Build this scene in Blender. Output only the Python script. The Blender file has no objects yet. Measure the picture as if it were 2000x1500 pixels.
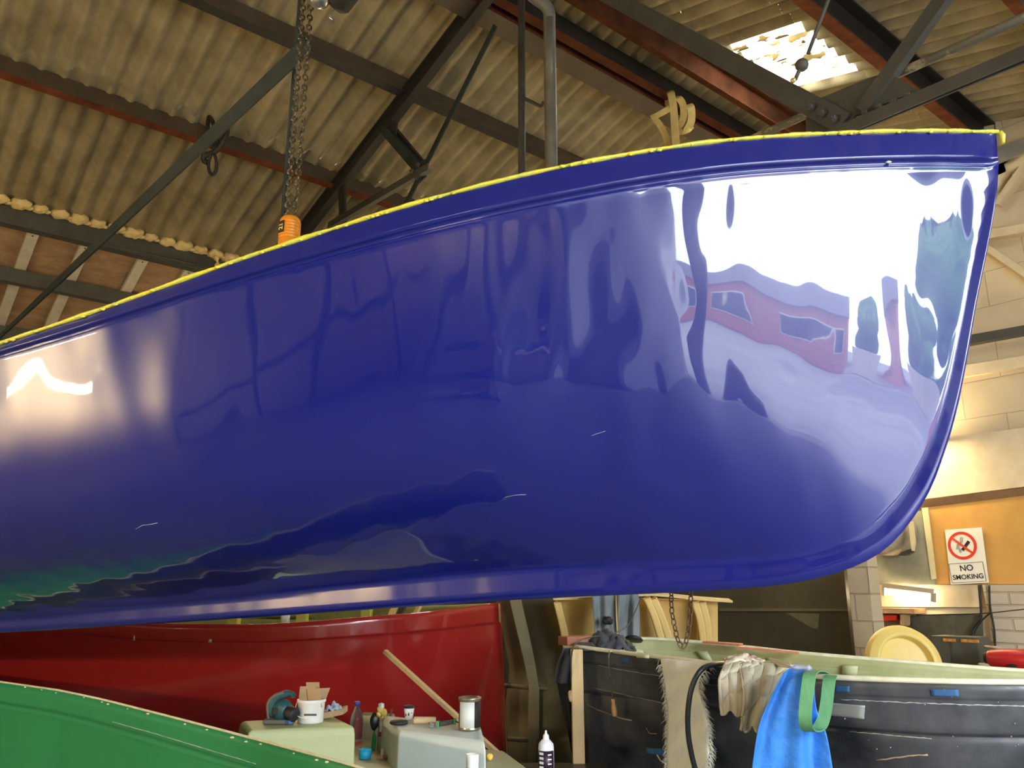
import bpy, bmesh, math, random
from mathutils import Vector, Matrix
random.seed(7)
S = bpy.context.scene
COL = S.collection
V = Vector

# ------------------------------------------------------------------ camera
PITCH = math.radians(14.5)
HEAD = math.atan2(0.630, 0.777)              # camera heading; the shed's ridge runs along world X
ROT = Matrix.Rotation(-HEAD, 3, 'Z')         # viewing frame (camera looks along +Y) -> world
F = 1570.0
EYE = V((0, 0, 1.6))
cam = bpy.data.objects.new('camera', bpy.data.cameras.new('camera'))
COL.objects.link(cam)
cam.location = EYE
cam.rotation_euler = (math.pi / 2 + PITCH, 0, -HEAD)
cam.data.sensor_width = 36.0
cam.data.lens = 36.0 * F / 2000.0
cam.data.clip_start = 0.02
cam.data.clip_end = 200
S.camera = cam
S.view_settings.view_transform = 'Standard'
S.view_settings.look = 'None'
S.view_settings.gamma = 1.0
S.view_settings.use_curve_mapping = False
S.view_settings.exposure = 0.0

# ------------------------------------------------------------------ shed frame
A = V((0.777, 0.630, 0)).normalized()      # along the ridge
B = V((-A.y, A.x, 0))                      # across the shed
RB, RZ, RT = 3.575, 5.89, 0.27             # ridge position, height, roof slope
A0, A1, B0, B1 = -2.6, 7.0, -3.4, 10.8
def W(a, b, z): return A * a + B * b + V((0, 0, z))
def roofz(b): return RZ - RT * abs(b - RB)

# ------------------------------------------------------------------ sky, sun, daylight
world = bpy.data.worlds.new('world'); S.world = world
world.use_nodes = True
wn = world.node_tree
bg = wn.nodes['Background']
bg.inputs['Color'].default_value = (0.82, 0.90, 1.0, 1)
bg.inputs['Strength'].default_value = 26.0

def light(name, kind, loc, energy, color, target=None, size=1.0, sizey=None, spread=None):
    d = bpy.data.lights.new(name, kind)
    d.energy = energy; d.color = color
    if kind == 'AREA':
        d.shape = 'RECTANGLE'; d.size = size; d.size_y = sizey or size
        if spread: d.spread = spread
    o = bpy.data.objects.new(name, d); COL.objects.link(o)
    o.location = ROT @ V(loc)
    if target is not None:
        o.rotation_euler = (ROT @ (V(target) - V(loc))).to_track_quat('-Z', 'Y').to_euler()
    return o
sun = light('sun', 'SUN', (0, 0, 20), 22.0, (1, 0.95, 0.86)); sun.data.angle = 0.01
sun.rotation_euler = (ROT @ V((-0.70, -0.45, -0.80))).to_track_quat('-Z', 'Y').to_euler()
DOOR = (-0.40, 3.5, 3.8)                    # a from, a to, height
portal = light('door_daylight', 'AREA', W(1.55, B0 - 0.1, 1.9), 1.0, (1, 1, 1), W(1.55, 0, 1.9), 3.9, 3.8)
portal.data.cycles.is_portal = True

# ------------------------------------------------------------------ pixel helpers (fit sizes and places)
CP, SP = math.cos(PITCH), math.sin(PITCH)
def ray(px, py):
    u = (px - 1000) / F; v = (750 - py) / F
    return V((u, CP - v * SP, SP + v * CP))
def at(px, py, k): return EYE + ray(px, py) * k
def onA(px, py, a):
    r = ray(px, py); return EYE + r * ((a - EYE.dot(A)) / r.dot(A))
def onB(px, py, b):
    r = ray(px, py); return EYE + r * (b / r.dot(B))
def onZ(px, py, z):
    r = ray(px, py); return EYE + r * ((z - EYE.z) / r.z)
def onroof(px, py, drop=0.0, side=1):
    # side 1: slope beyond the ridge (b > RB); side -1: near slope
    r = ray(px, py); q = r.dot(B); H = RZ - drop - EYE.z
    k = (H + side * RT * RB) / (r.z + side * RT * q)
    return EYE + r * k
def proj(p):
    d = p - EYE
    f = d.y * CP + d.z * SP; up = -d.y * SP + d.z * CP
    return (1000 + F * d.x / f, 750 - F * up / f, f)
def interp(pts, x):
    pts = sorted(pts)
    if x <= pts[0][0]:
        (x0, y0), (x1, y1) = pts[0], pts[1]
        return y0 + (y1 - y0) * (x - x0) / (x1 - x0)
    if x >= pts[-1][0]:
        (x0, y0), (x1, y1) = pts[-2], pts[-1]
        return y1 + (y1 - y0) * (x - x1) / (x1 - x0)
    n = len(pts)
    for i in range(n - 1):
        if pts[i][0] <= x <= pts[i + 1][0]:
            x0, y0 = pts[i]; x1, y1 = pts[i + 1]; h = x1 - x0; t = (x - x0) / h
            m0 = (y1 - pts[i - 1][1]) / (x1 - pts[i - 1][0]) if i > 0 else (y1 - y0) / h
            m1 = (pts[i + 2][1] - y0) / (pts[i + 2][0] - x0) if i < n - 2 else (y1 - y0) / h
            return ((2*t**3 - 3*t**2 + 1) * y0 + (t**3 - 2*t**2 + t) * h * m0
                    + (-2*t**3 + 3*t**2) * y1 + (t**3 - t**2) * h * m1)
def sm(a, b, x):
    t = max(0, min(1, (x - a) / (b - a))); return t * t * (3 - 2 * t)
def crv(pts, n):
    # Catmull-Rom through 3D points
    out = []; m = len(pts) - 1
    P = [pts[0] * 2 - pts[1]] + list(pts) + [pts[-1] * 2 - pts[-2]]
    for i in range(n + 1):
        x = i / n * m; j = min(int(x), m - 1); t = x - j
        a, b, c, d = P[j], P[j+1], P[j+2], P[j+3]
        out.append(0.5 * ((2*b) + (c - a)*t + (2*a - 5*b + 4*c - d)*t*t + (3*b - a - 3*c + d)*t**3))
    return out

# ------------------------------------------------------------------ materials
MATS = {}
def mat(name, c, c2=None, scale=8.0, rough=0.6, metal=0.0, bump=0.0, bscale=None, coat=0.0, detail=6.0,
        stretch=None, ramp=(0.35, 0.65), emit=None, es=0, alpha=None, trans=0.0, ior=None, spec=None, sub=None, rvar=0.0):
    if name in MATS: return MATS[name]
    m = bpy.data.materials.new(name); m.use_nodes = True; MATS[name] = m
    nt = m.node_tree; N = nt.nodes; L = nt.links
    p = N['Principled BSDF']
    p.inputs['Base Color'].default_value = (*c, 1)
    p.inputs['Roughness'].default_value = rough
    p.inputs['Metallic'].default_value = metal
    if coat: p.inputs['Coat Weight'].default_value = coat; p.inputs['Coat Roughness'].default_value = 0.02
    if trans: p.inputs['Transmission Weight'].default_value = trans
    if ior: p.inputs['IOR'].default_value = ior
    if spec is not None: p.inputs['Specular IOR Level'].default_value = spec
    if alpha is not None: p.inputs['Alpha'].default_value = alpha
    if emit: p.inputs['Emission Color'].default_value = (*emit, 1); p.inputs['Emission Strength'].default_value = es
    tc = N.new('ShaderNodeTexCoord'); mp = N.new('ShaderNodeMapping')
    L.new(tc.outputs['Object'], mp.inputs['Vector'])
    if stretch: mp.inputs['Scale'].default_value = stretch
    if c2 or bump or rvar:
        nz = N.new('ShaderNodeTexNoise'); nz.inputs['Scale'].default_value = scale; nz.inputs['Detail'].default_value = detail
        nz.inputs['Roughness'].default_value = 0.62
        L.new(mp.outputs[0], nz.inputs['Vector'])
        if c2:
            cr = N.new('ShaderNodeValToRGB')
            cr.color_ramp.elements[0].position = ramp[0]; cr.color_ramp.elements[0].color = (*c, 1)
            cr.color_ramp.elements[1].position = ramp[1]; cr.color_ramp.elements[1].color = (*c2, 1)
            L.new(nz.outputs['Fac'], cr.inputs['Fac']); L.new(cr.outputs['Color'], p.inputs['Base Color'])
        if rvar:
            mr = N.new('ShaderNodeMapRange'); mr.inputs['To Min'].default_value = rough - rvar; mr.inputs['To Max'].default_value = rough + rvar
            L.new(nz.outputs['Fac'], mr.inputs['Value']); L.new(mr.outputs[0], p.inputs['Roughness'])
        if bump:
            n2 = nz
            if bscale:
                n2 = N.new('ShaderNodeTexNoise'); n2.inputs['Scale'].default_value = bscale; n2.inputs['Detail'].default_value = 4
                L.new(mp.outputs[0], n2.inputs['Vector'])
            b = N.new('ShaderNodeBump'); b.inputs['Strength'].default_value = 1.0; b.inputs['Distance'].default_value = bump
            L.new(n2.outputs['Fac'], b.inputs['Height']); L.new(b.outputs['Normal'], p.inputs['Normal'])
    return m
def emis(name, c, s):
    if name in MATS: return MATS[name]
    m = bpy.data.materials.new(name); m.use_nodes = True; MATS[name] = m
    nt = m.node_tree; nt.nodes.clear()
    e = nt.nodes.new('ShaderNodeEmission'); e.inputs['Color'].default_value = (*c, 1); e.inputs['Strength'].default_value = s
    o = nt.nodes.new('ShaderNodeOutputMaterial'); nt.links.new(e.outputs[0], o.inputs[0])
    return m
def brickmat(name, c1, c2, mortar, bw=0.45, bh=0.225, msize=0.008, bump=0.004, rough=0.8, rot=None, offs=(0, 0, 0), noise=0.0):
    # masonry on a wall: coordinates (b, z) or (a, z) of the shed
    m = bpy.data.materials.new(name); m.use_nodes = True; MATS[name] = m
    nt = m.node_tree; N = nt.nodes; L = nt.links; p = N['Principled BSDF']
    p.inputs['Roughness'].default_value = rough
    g = N.new('ShaderNodeNewGeometry')
    def dot(vec):
        d = N.new('ShaderNodeVectorMath'); d.operation = 'DOT_PRODUCT'; d.inputs[1].default_value = ROT @ V(vec)
        L.new(g.outputs['Position'], d.inputs[0]); return d.outputs['Value']
    cx = N.new('ShaderNodeCombineXYZ'); L.new(dot(rot), cx.inputs[0]); L.new(dot((0, 0, 1)), cx.inputs[1])
    ad = N.new('ShaderNodeVectorMath'); ad.operation = 'ADD'; ad.inputs[1].default_value = offs; L.new(cx.outputs[0], ad.inputs[0])
    nz = N.new('ShaderNodeTexNoise'); nz.inputs['Scale'].default_value = 3; nz.inputs['Detail'].default_value = 5
    L.new(ad.outputs[0], nz.inputs['Vector'])
    ms = N.new('ShaderNodeVectorMath'); ms.operation = 'MULTIPLY_ADD'; ms.inputs[1].default_value = (noise, noise, 0)
    L.new(nz.outputs['Color'], ms.inputs[0]); L.new(ad.outputs[0], ms.inputs[2])
    bk = N.new('ShaderNodeTexBrick'); bk.inputs['Scale'].default_value = 1
    bk.inputs['Brick Width'].default_value = bw; bk.inputs['Row Height'].default_value = bh
    bk.inputs['Mortar Size'].default_value = msize; bk.inputs['Mortar Smooth'].default_value = 0.4
    bk.inputs['Color1'].default_value = (*c1, 1); bk.inputs['Color2'].default_value = (*c2, 1); bk.inputs['Mortar'].default_value = (*mortar, 1)
    L.new(ms.outputs[0], bk.inputs['Vector'])
    mx = N.new('ShaderNodeMixRGB'); mx.blend_type = 'MULTIPLY'; mx.inputs['Fac'].default_value = 0.35
    L.new(bk.outputs['Color'], mx.inputs['Color1']); L.new(nz.outputs['Fac'], mx.inputs['Color2'])
    L.new(mx.outputs[0], p.inputs['Base Color'])
    b = N.new('ShaderNodeBump'); b.inputs['Distance'].default_value = bump; b.invert = True
    L.new(bk.outputs['Fac'], b.inputs['Height']); L.new(b.outputs[0], p.inputs['Normal'])
    return m

blue = mat('blue_gelcoat', (0.003, 0.008, 0.140), rough=0.30, coat=1.0, spec=0.3)
def wavy(m, dist, scale, stretch=(1, 1, 1)):
    # slow unevenness of a hand-laid gelcoat surface: bends the mirror image
    nt = m.node_tree; N = nt.nodes; L = nt.links
    tc = N.new('ShaderNodeTexCoord'); mp = N.new('ShaderNodeMapping'); mp.inputs['Scale'].default_value = stretch
    nz = N.new('ShaderNodeTexNoise'); nz.inputs['Scale'].default_value = scale; nz.inputs['Detail'].default_value = 1.2
    b = N.new('ShaderNodeBump'); b.inputs['Distance'].default_value = dist; b.inputs['Strength'].default_value = 1.0
    L.new(tc.outputs['Object'], mp.inputs[0]); L.new(mp.outputs[0], nz.inputs['Vector']); L.new(nz.outputs['Fac'], b.inputs['Height'])
    p = N['Principled BSDF']; L.new(b.outputs[0], p.inputs['Normal']); L.new(b.outputs[0], p.inputs['Coat Normal'])
wavy(blue, 0.012, 3.2, (1.6, 1.6, 0.5))
M_yel = mat('yellow_resin_edge', (0.75, 0.62, 0.03), (0.50, 0.55, 0.10), 30, rough=0.4, bump=0.003, bscale=60)
M_asb = mat('asbestos_cement', (0.20, 0.16, 0.078), (0.38, 0.31, 0.17), 4, rough=0.95, bump=0.0015, bscale=60, detail=9, ramp=(0.3, 0.7))
M_steel = mat('dark_painted_steel', (0.045, 0.046, 0.036), (0.064, 0.063, 0.050), 7, rough=0.6, bump=0.001, bscale=90)
M_steelb = mat('blue_grey_steel', (0.022, 0.032, 0.032), (0.035, 0.046, 0.044), 6, rough=0.7, spec=0.2)
M_black = mat('black_steel', (0.012, 0.011, 0.009), (0.025, 0.021, 0.016), 8, rough=0.6)
M_brown = mat('brown_steel_web', (0.055, 0.040, 0.022), (0.085, 0.062, 0.035), 4, rough=0.7)
M_rust = mat('red_oxide_steel', (0.085, 0.024, 0.010), (0.17, 0.052, 0.02), 6, rough=0.8, spec=0.15, bump=0.001, bscale=70)
M_rustd = mat('dark_red_oxide_steel', (0.045, 0.016, 0.007), (0.090, 0.030, 0.012), 6, rough=0.9, spec=0.08)
M_flake = mat('flaking_grey_pipe', (0.12, 0.115, 0.085), (0.42, 0.37, 0.25), 14, rough=0.6, ramp=(0.52, 0.60))
M_foam = mat('expanding_foam', (0.72, 0.56, 0.25), (0.62, 0.47, 0.20), 12, rough=0.8, bump=0.01, bscale=25)
M_ply = mat('plywood', (0.26, 0.15, 0.080), (0.42, 0.28, 0.16), 5, rough=0.75, stretch=(1, 1, 6), ramp=(0.35, 0.7))
M_white = mat('white_paint', (0.62, 0.58, 0.47), (0.50, 0.46, 0.37), 9, rough=0.6)
M_conc = mat('concrete', (0.16, 0.155, 0.16), (0.22, 0.21, 0.215), 2.5, rough=0.75)
M_chain = mat('chain_steel', (0.10, 0.085, 0.05), (0.20, 0.17, 0.11), 30, rough=0.35, metal=0.8)
M_rchain = mat('rusty_chain', (0.09, 0.05, 0.025), (0.15, 0.09, 0.05), 30, rough=0.7, metal=0.3)
M_orange = mat('orange_plastic', (0.85, 0.30, 0.02), (0.78, 0.26, 0.02), 20, rough=0.35)
M_sling = mat('yellow_webbing', (0.52, 0.38, 0.12), (0.42, 0.30, 0.10), 14, rough=0.9, bump=0.002, bscale=80)
M_ink = mat('black_ink', (0.012, 0.012, 0.012), rough=0.6)

# ------------------------------------------------------------------ mesh builder
class MB:
    def __init__(s): s.v = []; s.f = []; s.m = []; s.sm = []
    def add(s, vs, fs, mi=0, smooth=False):
        o = len(s.v); s.v += [V(p) for p in vs]
        for f in fs: s.f.append([i + o for i in f]); s.m.append(mi); s.sm.append(smooth)
        return s
    def box(s, c, size, X=V((1, 0, 0)), Y=V((0, 1, 0)), Z=V((0, 0, 1)), mi=0, taper=1.0):
        c = V(c); hx, hy, hz = size[0]/2, size[1]/2, size[2]/2
        vs = []
        for dz in (-1, 1):
            t = taper if dz > 0 else 1
            for dx, dy in ((-1, -1), (1, -1), (1, 1), (-1, 1)):
                vs.append(c + X*dx*hx*t + Y*dy*hy*t + Z*dz*hz)
        return s.add(vs, [(3, 2, 1, 0), (4, 5, 6, 7), (0, 1, 5, 4), (1, 2, 6, 5), (2, 3, 7, 6), (3, 0, 4, 7)], mi)
    def beam(s, p, q, w, h, up=V((0, 0, 1)), mi=0):
        p, q = V(p), V(q); d = (q - p); L = d.length; X = d / L
        Y = up.cross(X).normalized(); Z = X.cross(Y)
        return s.box((p + q) / 2, (L, w, h), X, Y, Z, mi)
    def prof(s, p, q, poly, up=V((0, 0, 1)), mi=0, mis=None, smooth=False):
        # extrude a 2D profile (side, up) from p to q
        p, q = V(p), V(q); X = (q - p).normalized(); Y = up.cross(X).normalized(); Z = X.cross(Y)
        n = len(poly)
        vs = [p + Y*a + Z*b for a, b in poly] + [q + Y*a + Z*b for a, b in poly]
        o = len(s.v); s.v += vs
        for i in range(n):
            j = (i + 1) % n
            s.f.append([o + i, o + j, o + n + j, o + n + i]); s.m.append(mis[i] if mis else mi); s.sm.append(smooth)
        s.f.append([o + i for i in reversed(range(n))]); s.m.append(mi); s.sm.append(False)
        s.f.append([o + n + i for i in range(n)]); s.m.append(mi); s.sm.append(False)
        return s
    def tube(s, path, r, n=8, closed=False, mi=0, caps=True, smooth=True, flat=1.0, up=None):
        path = [V(p) for p in path]; m = len(path)
        rr = r if isinstance(r, (list, tuple)) else [r] * m
        T = []
        for i in range(m):
            a = path[(i - 1) % m] if closed else path[max(0, i - 1)]
            b = path[(i + 1) % m] if closed else path[min(m - 1, i + 1)]
            T.append((b - a).normalized())
        u = up or V((0, 0, 1))
        if abs(T[0].dot(u)) > 0.95: u = V((1, 0, 0))
        N = (u - T[0] * u.dot(T[0])).normalized()
        o = len(s.v)
        for i in range(m):
            N = (N - T[i] * N.dot(T[i])).normalized(); Bn = T[i].cross(N)
            for j in range(n):
                a = 2 * math.pi * j / n
                s.v.append(path[i] + N * math.cos(a) * rr[i] + Bn * math.sin(a) * rr[i] * flat)
        for i in range(m if closed else m - 1):
            i2 = (i + 1) % m
            for j in range(n):
                j2 = (j + 1) % n
                s.f.append([o + i*n + j, o + i*n + j2, o + i2*n + j2, o + i2*n + j]); s.m.append(mi); s.sm.append(smooth)
        if caps and not closed:
            s.f.append([o + j for j in reversed(range(n))]); s.m.append(mi); s.sm.append(False)
            s.f.append([o + (m-1)*n + j for j in range(n)]); s.m.append(mi); s.sm.append(False)
        return s
    def lathe(s, prof, base, axis=V((0, 0, 1)), n=24, mi=0, smooth=True):
        # prof: (radius, height)
        base = V(base); Z = V(axis).normalized(); X = Z.orthogonal().normalized(); Y = Z.cross(X)
        o = len(s.v); m = len(prof)
        for r, h in prof:
            for j in range(n):
                a = 2 * math.pi * j / n
                s.v.append(base + Z*h + X*r*math.cos(a) + Y*r*math.sin(a))
        for i in range(m - 1):
            for j in range(n):
                j2 = (j + 1) % n
                s.f.append([o + i*n + j, o + i*n + j2, o + (i+1)*n + j2, o + (i+1)*n + j]); s.m.append(mi); s.sm.append(smooth)
        s.f.append([o + j for j in reversed(range(n))]); s.m.append(mi); s.sm.append(False)
        s.f.append([o + (m-1)*n + j for j in range(n)]); s.m.append(mi); s.sm.append(False)
        return s
    def grid(s, rows, mi=0, smooth=True, closed_u=False, mif=None):
        o = len(s.v); n = len(rows[0])
        for r in rows: s.v += [V(p) for p in r]
        for i in range(len(rows) - 1):
            for j in range(n if closed_u else n - 1):
                j2 = (j + 1) % n
                s.f.append([o + i*n + j, o + i*n + j2, o + (i+1)*n + j2, o + (i+1)*n + j])
                s.m.append(mif(i, j) if mif else mi); s.sm.append(smooth)
        return s
    def slab(s, poly, ext, mi=0):
        # polygon of 3D points extruded by vector ext
        n = len(poly); vs = [V(p) for p in poly] + [V(p) + ext for p in poly]
        fs = [list(range(n)), [n + i for i in reversed(range(n))]]
        for i in range(n): j = (i + 1) % n; fs.append([i, n + i, n + j, j])
        return s.add(vs, fs, mi)
    def ball(s, c, r, n=12, squash=(1, 1, 1), mi=0, noise=0.0):
        c = V(c); rows = []
        rnd = random.Random(hash((round(c.x, 3), round(c.z, 3))) & 0xffff)
        ph = [rnd.uniform(0, 6) for _ in range(4)]
        for i in range(n + 1):
            t = math.pi * i / n; row = []
            for j in range(2 * n):
                a = math.pi * j / n
                k = 1 + noise * (math.sin(3*a + ph[0]) * math.sin(2*t + ph[1]) + 0.6 * math.sin(5*a + ph[2]) * math.sin(4*t + ph[3]))
                row.append(c + V((squash[0]*math.sin(t)*math.cos(a), squash[1]*math.sin(t)*math.sin(a), squash[2]*math.cos(t))) * r * k)
            rows.append(row)
        return s.grid(rows, mi, True, True)
    def build(s, name, mats, parent=None, label=None, cat=None, group=None, kind=None, bevel=0.0, seg=2, subd=0, solid=None, fixn=True):
        me = bpy.data.meshes.new(name)
        s.v = [ROT @ p for p in s.v]
        if parent is not None:
            org = V(parent['_org'])
        else:
            xs = [p.x for p in s.v]; ys = [p.y for p in s.v]; zs = [p.z for p in s.v]
            org = V(((min(xs)+max(xs))/2, (min(ys)+max(ys))/2, min(zs)))
        me.from_pydata([p - org for p in s.v], [], s.f)
        if not isinstance(mats, (list, tuple)): mats = [mats]
        for m in mats: me.materials.append(m)
        me.polygons.foreach_set('material_index', s.m)
        me.polygons.foreach_set('use_smooth', s.sm)
        me.update()
        bm = bmesh.new(); bm.from_mesh(me)
        bmesh.ops.remove_doubles(bm, verts=bm.verts, dist=1e-6)
        if fixn: bmesh.ops.recalc_face_normals(bm, faces=bm.faces)
        bm.to_mesh(me); bm.free()
        o = bpy.data.objects.new(name, me); COL.objects.link(o)
        o['_org'] = tuple(org)
        if parent is not None:
            o.parent = parent
        else:
            o.location = org
        if solid:
            md = o.modifiers.new('solid', 'SOLIDIFY'); md.thickness = solid[0]; md.offset = solid[1]
            if len(solid) > 2: md.material_offset = solid[2]; md.material_offset_rim = solid[3]
        if bevel:
            md = o.modifiers.new('bevel', 'BEVEL'); md.width = bevel; md.segments = seg; md.limit_method = 'ANGLE'; md.angle_limit = 0.6
        if subd:
            md = o.modifiers.new('subd', 'SUBSURF'); md.levels = subd; md.render_levels = subd
        tag(o, label, cat, group, kind)
        return o
def tag(o, label=None, cat=None, group=None, kind=None):
    if label: o['label'] = label
    if cat: o['category'] = cat
    if group: o['group'] = group
    if kind: o['kind'] = kind
    return o
def thing(name, loc, label, cat, group=None):
    o = bpy.data.objects.new(name, None); COL.objects.link(o)
    o.empty_display_size = 0.05
    o.location = ROT @ V(loc); o['_org'] = tuple(ROT @ V(loc))
    return tag(o, label, cat, group)

# ================================================================== THE SHED
# floor and walls
MB().box(W((A0+A1)/2, (B0+B1)/2, -0.1), (A1-A0+0.6, B1-B0+0.6, 0.2), A, B).build('floor', M_conc, kind='structure')
M_cream = brickmat('cream_blockwork', (0.80, 0.66, 0.42), (0.74, 0.60, 0.37), (0.60, 0.47, 0.28), bw=0.62, bh=0.30, msize=0.004, rot=tuple(B), offs=(0.1, 0.02, 0), bump=0.003)
M_brickw = brickmat('white_painted_brick', (0.78, 0.66, 0.47), (0.70, 0.58, 0.40), (0.60, 0.49, 0.32), bw=0.30, bh=0.095, msize=0.008, rot=tuple(B), bump=0.012, noise=0.03)
M_wallb = mat('grey_sheet_wall', (0.40, 0.41, 0.46), (0.58, 0.58, 0.62), 2.2, rough=0.6, ramp=(0.3, 0.7))
M_beige = mat('beige_board_wall', (0.70, 0.58, 0.42), (0.58, 0.46, 0.32), 2.0, rough=0.7)
def wall_poly_A(a, thick, b0=B0, b1=B1, z0=0.0):
    return [W(a, b0, z0), W(a, b1, z0), W(a, b1, roofz(b1)), W(a, RB, RZ), W(a, b0, roofz(b0))]
MB().slab(wall_poly_A(A1, 0.2), A*0.2).build('wall_right', M_cream, kind='structure')
MB().slab(wall_poly_A(A0, 0.2), -A*0.2).build('wall_left', M_beige, kind='structure')
MB().slab([W(A0, B1, 0), W(A1, B1, 0), W(A1, B1, roofz(B1)), W(A0, B1, roofz(B1))], B*0.2).build('wall_back', M_wallb, kind='structure')
zb = roofz(B0)
wf = MB()
BS = -1.35; zs_ = roofz(BS)          # the wall steps in left of the doorway
wf.slab([W(A0, BS, 0), W(DOOR[0], BS, 0), W(DOOR[0], BS, zs_), W(A0, BS, zs_)], -B*0.15)
wf.slab([W(DOOR[0], BS, 0), W(DOOR[0], B0 - 0.2, 0), W(DOOR[0], B0 - 0.2, zb), W(DOOR[0], BS, zs_)], -A*0.15)
wf.slab([W(DOOR[1], B0, 0), W(A1, B0, 0), W(A1, B0, zb), W(DOOR[1], B0, zb)], -B*0.2)
wf.slab([W(DOOR[0], B0, DOOR[2]), W(DOOR[1], B0, DOOR[2]), W(DOOR[1], B0, zb), W(DOOR[0], B0, zb)], -B*0.2)
wf.build('wall_front', M_wallb, kind='structure')

# corrugated roof ---------------------------------------------------
pA = [onroof(0, 95, 0.05), onroof(500, 300, 0.05)]
pZ = [onroof(0, 392, 0.05), onroof(400, 492, 0.05)]
bA = sum(p.dot(B) for p in pA) / 2
bZ = sum(p.dot(B) for p in pZ) / 2
print('bA,bZ', [p.dot(B) for p in pA], [p.dot(B) for p in pZ])
WP = 0.150
SHEETW = WP * 7
def sheet(b0, b1, drop, sgn, holes=None, phase=0.0, a0=A0, a1=A1, nb=8):
    # corrugated strip between b0 and b1; every sheet of 7 waves is set a little higher or lower than its neighbour
    mb = MB(); nper = 10
    na = int((a1 - a0) / WP * nper)
    rows = []
    for ib in range(nb + 1):
        b = b0 + (b1 - b0) * ib / nb; row = []
        for ia in range(na + 1):
            a = a0 + (a1 - a0) * ia / na
            k = math.floor((a + phase) / SHEETW); fr = (a + phase) / SHEETW - k
            z = roofz(b) - drop + 0.033 * math.cos(2*math.pi*(a + phase)/WP)
            z -= 0.020 * (1 - sm(0.0, 0.10, fr)) + 0.006*math.sin(k*2.3)
            row.append(W(a, b, z))
        rows.append(row)
    if holes:
        ha0, ha1, hb0, hb1 = holes
        o = 0; n = len(rows[0]); mb.v = [p for r in rows for p in r]
        for i in range(nb):
            for j in range(na):
                c = (rows[i][j] + rows[i+1][j+1]) / 2
                a_, b_ = c.dot(A), c.dot(B)
                if ha0 < a_ < ha1 and hb0 < b_ < hb1: continue
                mb.f.append([i*n+j, i*n+j+1, (i+1)*n+j+1, (i+1)*n+j]); mb.m.append(0); mb.sm.append(True)
    else:
        mb.grid(rows)
    return mb
sheet(RB, bA + 0.02, 0.0, 1).build('ceiling', M_asb, kind='structure', fixn=False)
sheet(bA - 0.10, bZ + 0.05, 0.030, 1).build('ceiling', M_asb, kind='structure', fixn=False)
# skylight corners on the near slope
sk = [onroof(x, y, 0.0, -1) for x, y in ((1402, 80), (1572, 42), (1685, 150), (1545, 168))]
ska = [p.dot(A) for p in sk]; skb = [p.dot(B) for p in sk]
print('sky a', ska, 'b', skb)
HA0, HA1 = (ska[0]+ska[1])/2, (ska[2]+ska[3])/2
HB1, HB0 = (skb[0]+skb[3])/2, (skb[1]+skb[2])/2
print('hole', HA0, HA1, HB0, HB1)
sheet(HB1, RB, 0.0, -1).build('ceiling', M_asb, kind='structure', fixn=False)
sheet(HB0, HB1, 0.0, -1, nb=3, a1=HA0).build('ceiling', M_asb, kind='structure', fixn=False)
sheet(HB0, HB1, 0.0, -1, nb=3, a0=HA1).build('ceiling', M_asb, kind='structure', fixn=False)
sheet(B0 - 0.2, HB0, 0.0, -1).build('ceiling', M_asb, kind='structure', fixn=False)
# translucent skylight sheet, dirty streaks in the valleys
mk = bpy.data.materials.new('skylight_translucent'); mk.use_nodes = True
nt = mk.node_tree; nt.nodes.clear(); N = nt.nodes; L = nt.links
out = N.new('ShaderNodeOutputMaterial'); mixs = N.new('ShaderNodeMixShader')
tr = N.new('ShaderNodeBsdfTranslucent'); tr.inputs[0].default_value = (0.95, 0.92, 0.80, 1)
df = N.new('ShaderNodeBsdfDiffuse'); df.inputs[0].default_value = (0.20, 0.14, 0.05, 1)
tc = N.new('ShaderNodeTexCoord'); mp = N.new('ShaderNodeMapping')
mp.inputs['Scale'].default_value = (15, 4.5, 1)
nz = N.new('ShaderNodeTexNoise'); nz.inputs['Scale'].default_value = 1.3; nz.inputs['Detail'].default_value = 3
cr = N.new('ShaderNodeValToRGB'); cr.color_ramp.elements[0].position = 0.535; cr.color_ramp.elements[1].position = 0.58
L.new(tc.outputs['Object'], mp.inputs['Vector']); L.new(mp.outputs[0], nz.inputs['Vector']); L.new(nz.outputs['Fac'], cr.inputs[0])
L.new(cr.outputs[0], mixs.inputs[0]); L.new(tr.outputs[0], mixs.inputs[1]); L.new(df.outputs[0], mixs.inputs[2]); L.new(mixs.outputs[0], out.inputs[0])
sheet(HB0 - 0.03, HB1 + 0.03, -0.012, -1, a0=HA0 - 0.03, a1=HA1 + 0.03, nb=3).build('skylight_sheet', mk, label='bright translucent corrugated rooflight sheet with dirty streaks', cat='skylight', fixn=False)

# purlins -----------------------------------------------------------
def channel(w, h, t):     # open channel, lips pointing +side, (side, up)
    return [(0, 0), (w, 0), (w, t), (t, t), (t, h - t), (w, h - t), (w, h), (0, h)]
def purlin(b, label, h=0.15, w=0.07, off=0.05, a0=A0, a1=A1, mats=(M_brown, M_rust), flip=False, side=1):
    z = roofz(b) - off - h
    sl = math.atan(RT) * (1 if b > RB else -1)
    up = V((0, 0, 1)) * math.cos(sl) + B * math.sin(sl)
    pr = channel(w, h, 0.012)
    if flip: pr = [(-x, y) for x, y in pr][::-1]
    mis = [0] * 8
    if not flip: mis[0] = 1; mis[2] = 1; mis[1] = 1
    else:
        mis[6] = 1; mis[5] = 1; mis[4] = 1
    return MB().prof(W(a0, b, z), W(a1, b, z), pr, up, mis=mis).build('roof_purlin', list(mats), label=label, cat='roof beam', group=None)
def bof(px, py, drop, side=1): return onroof(px, py, drop, side).dot(B)
b1 = bof(300, 235, 0.18); b2 = bof(800, 175, 0.18); b3 = bof(1200, 140, 0.18)
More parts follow.
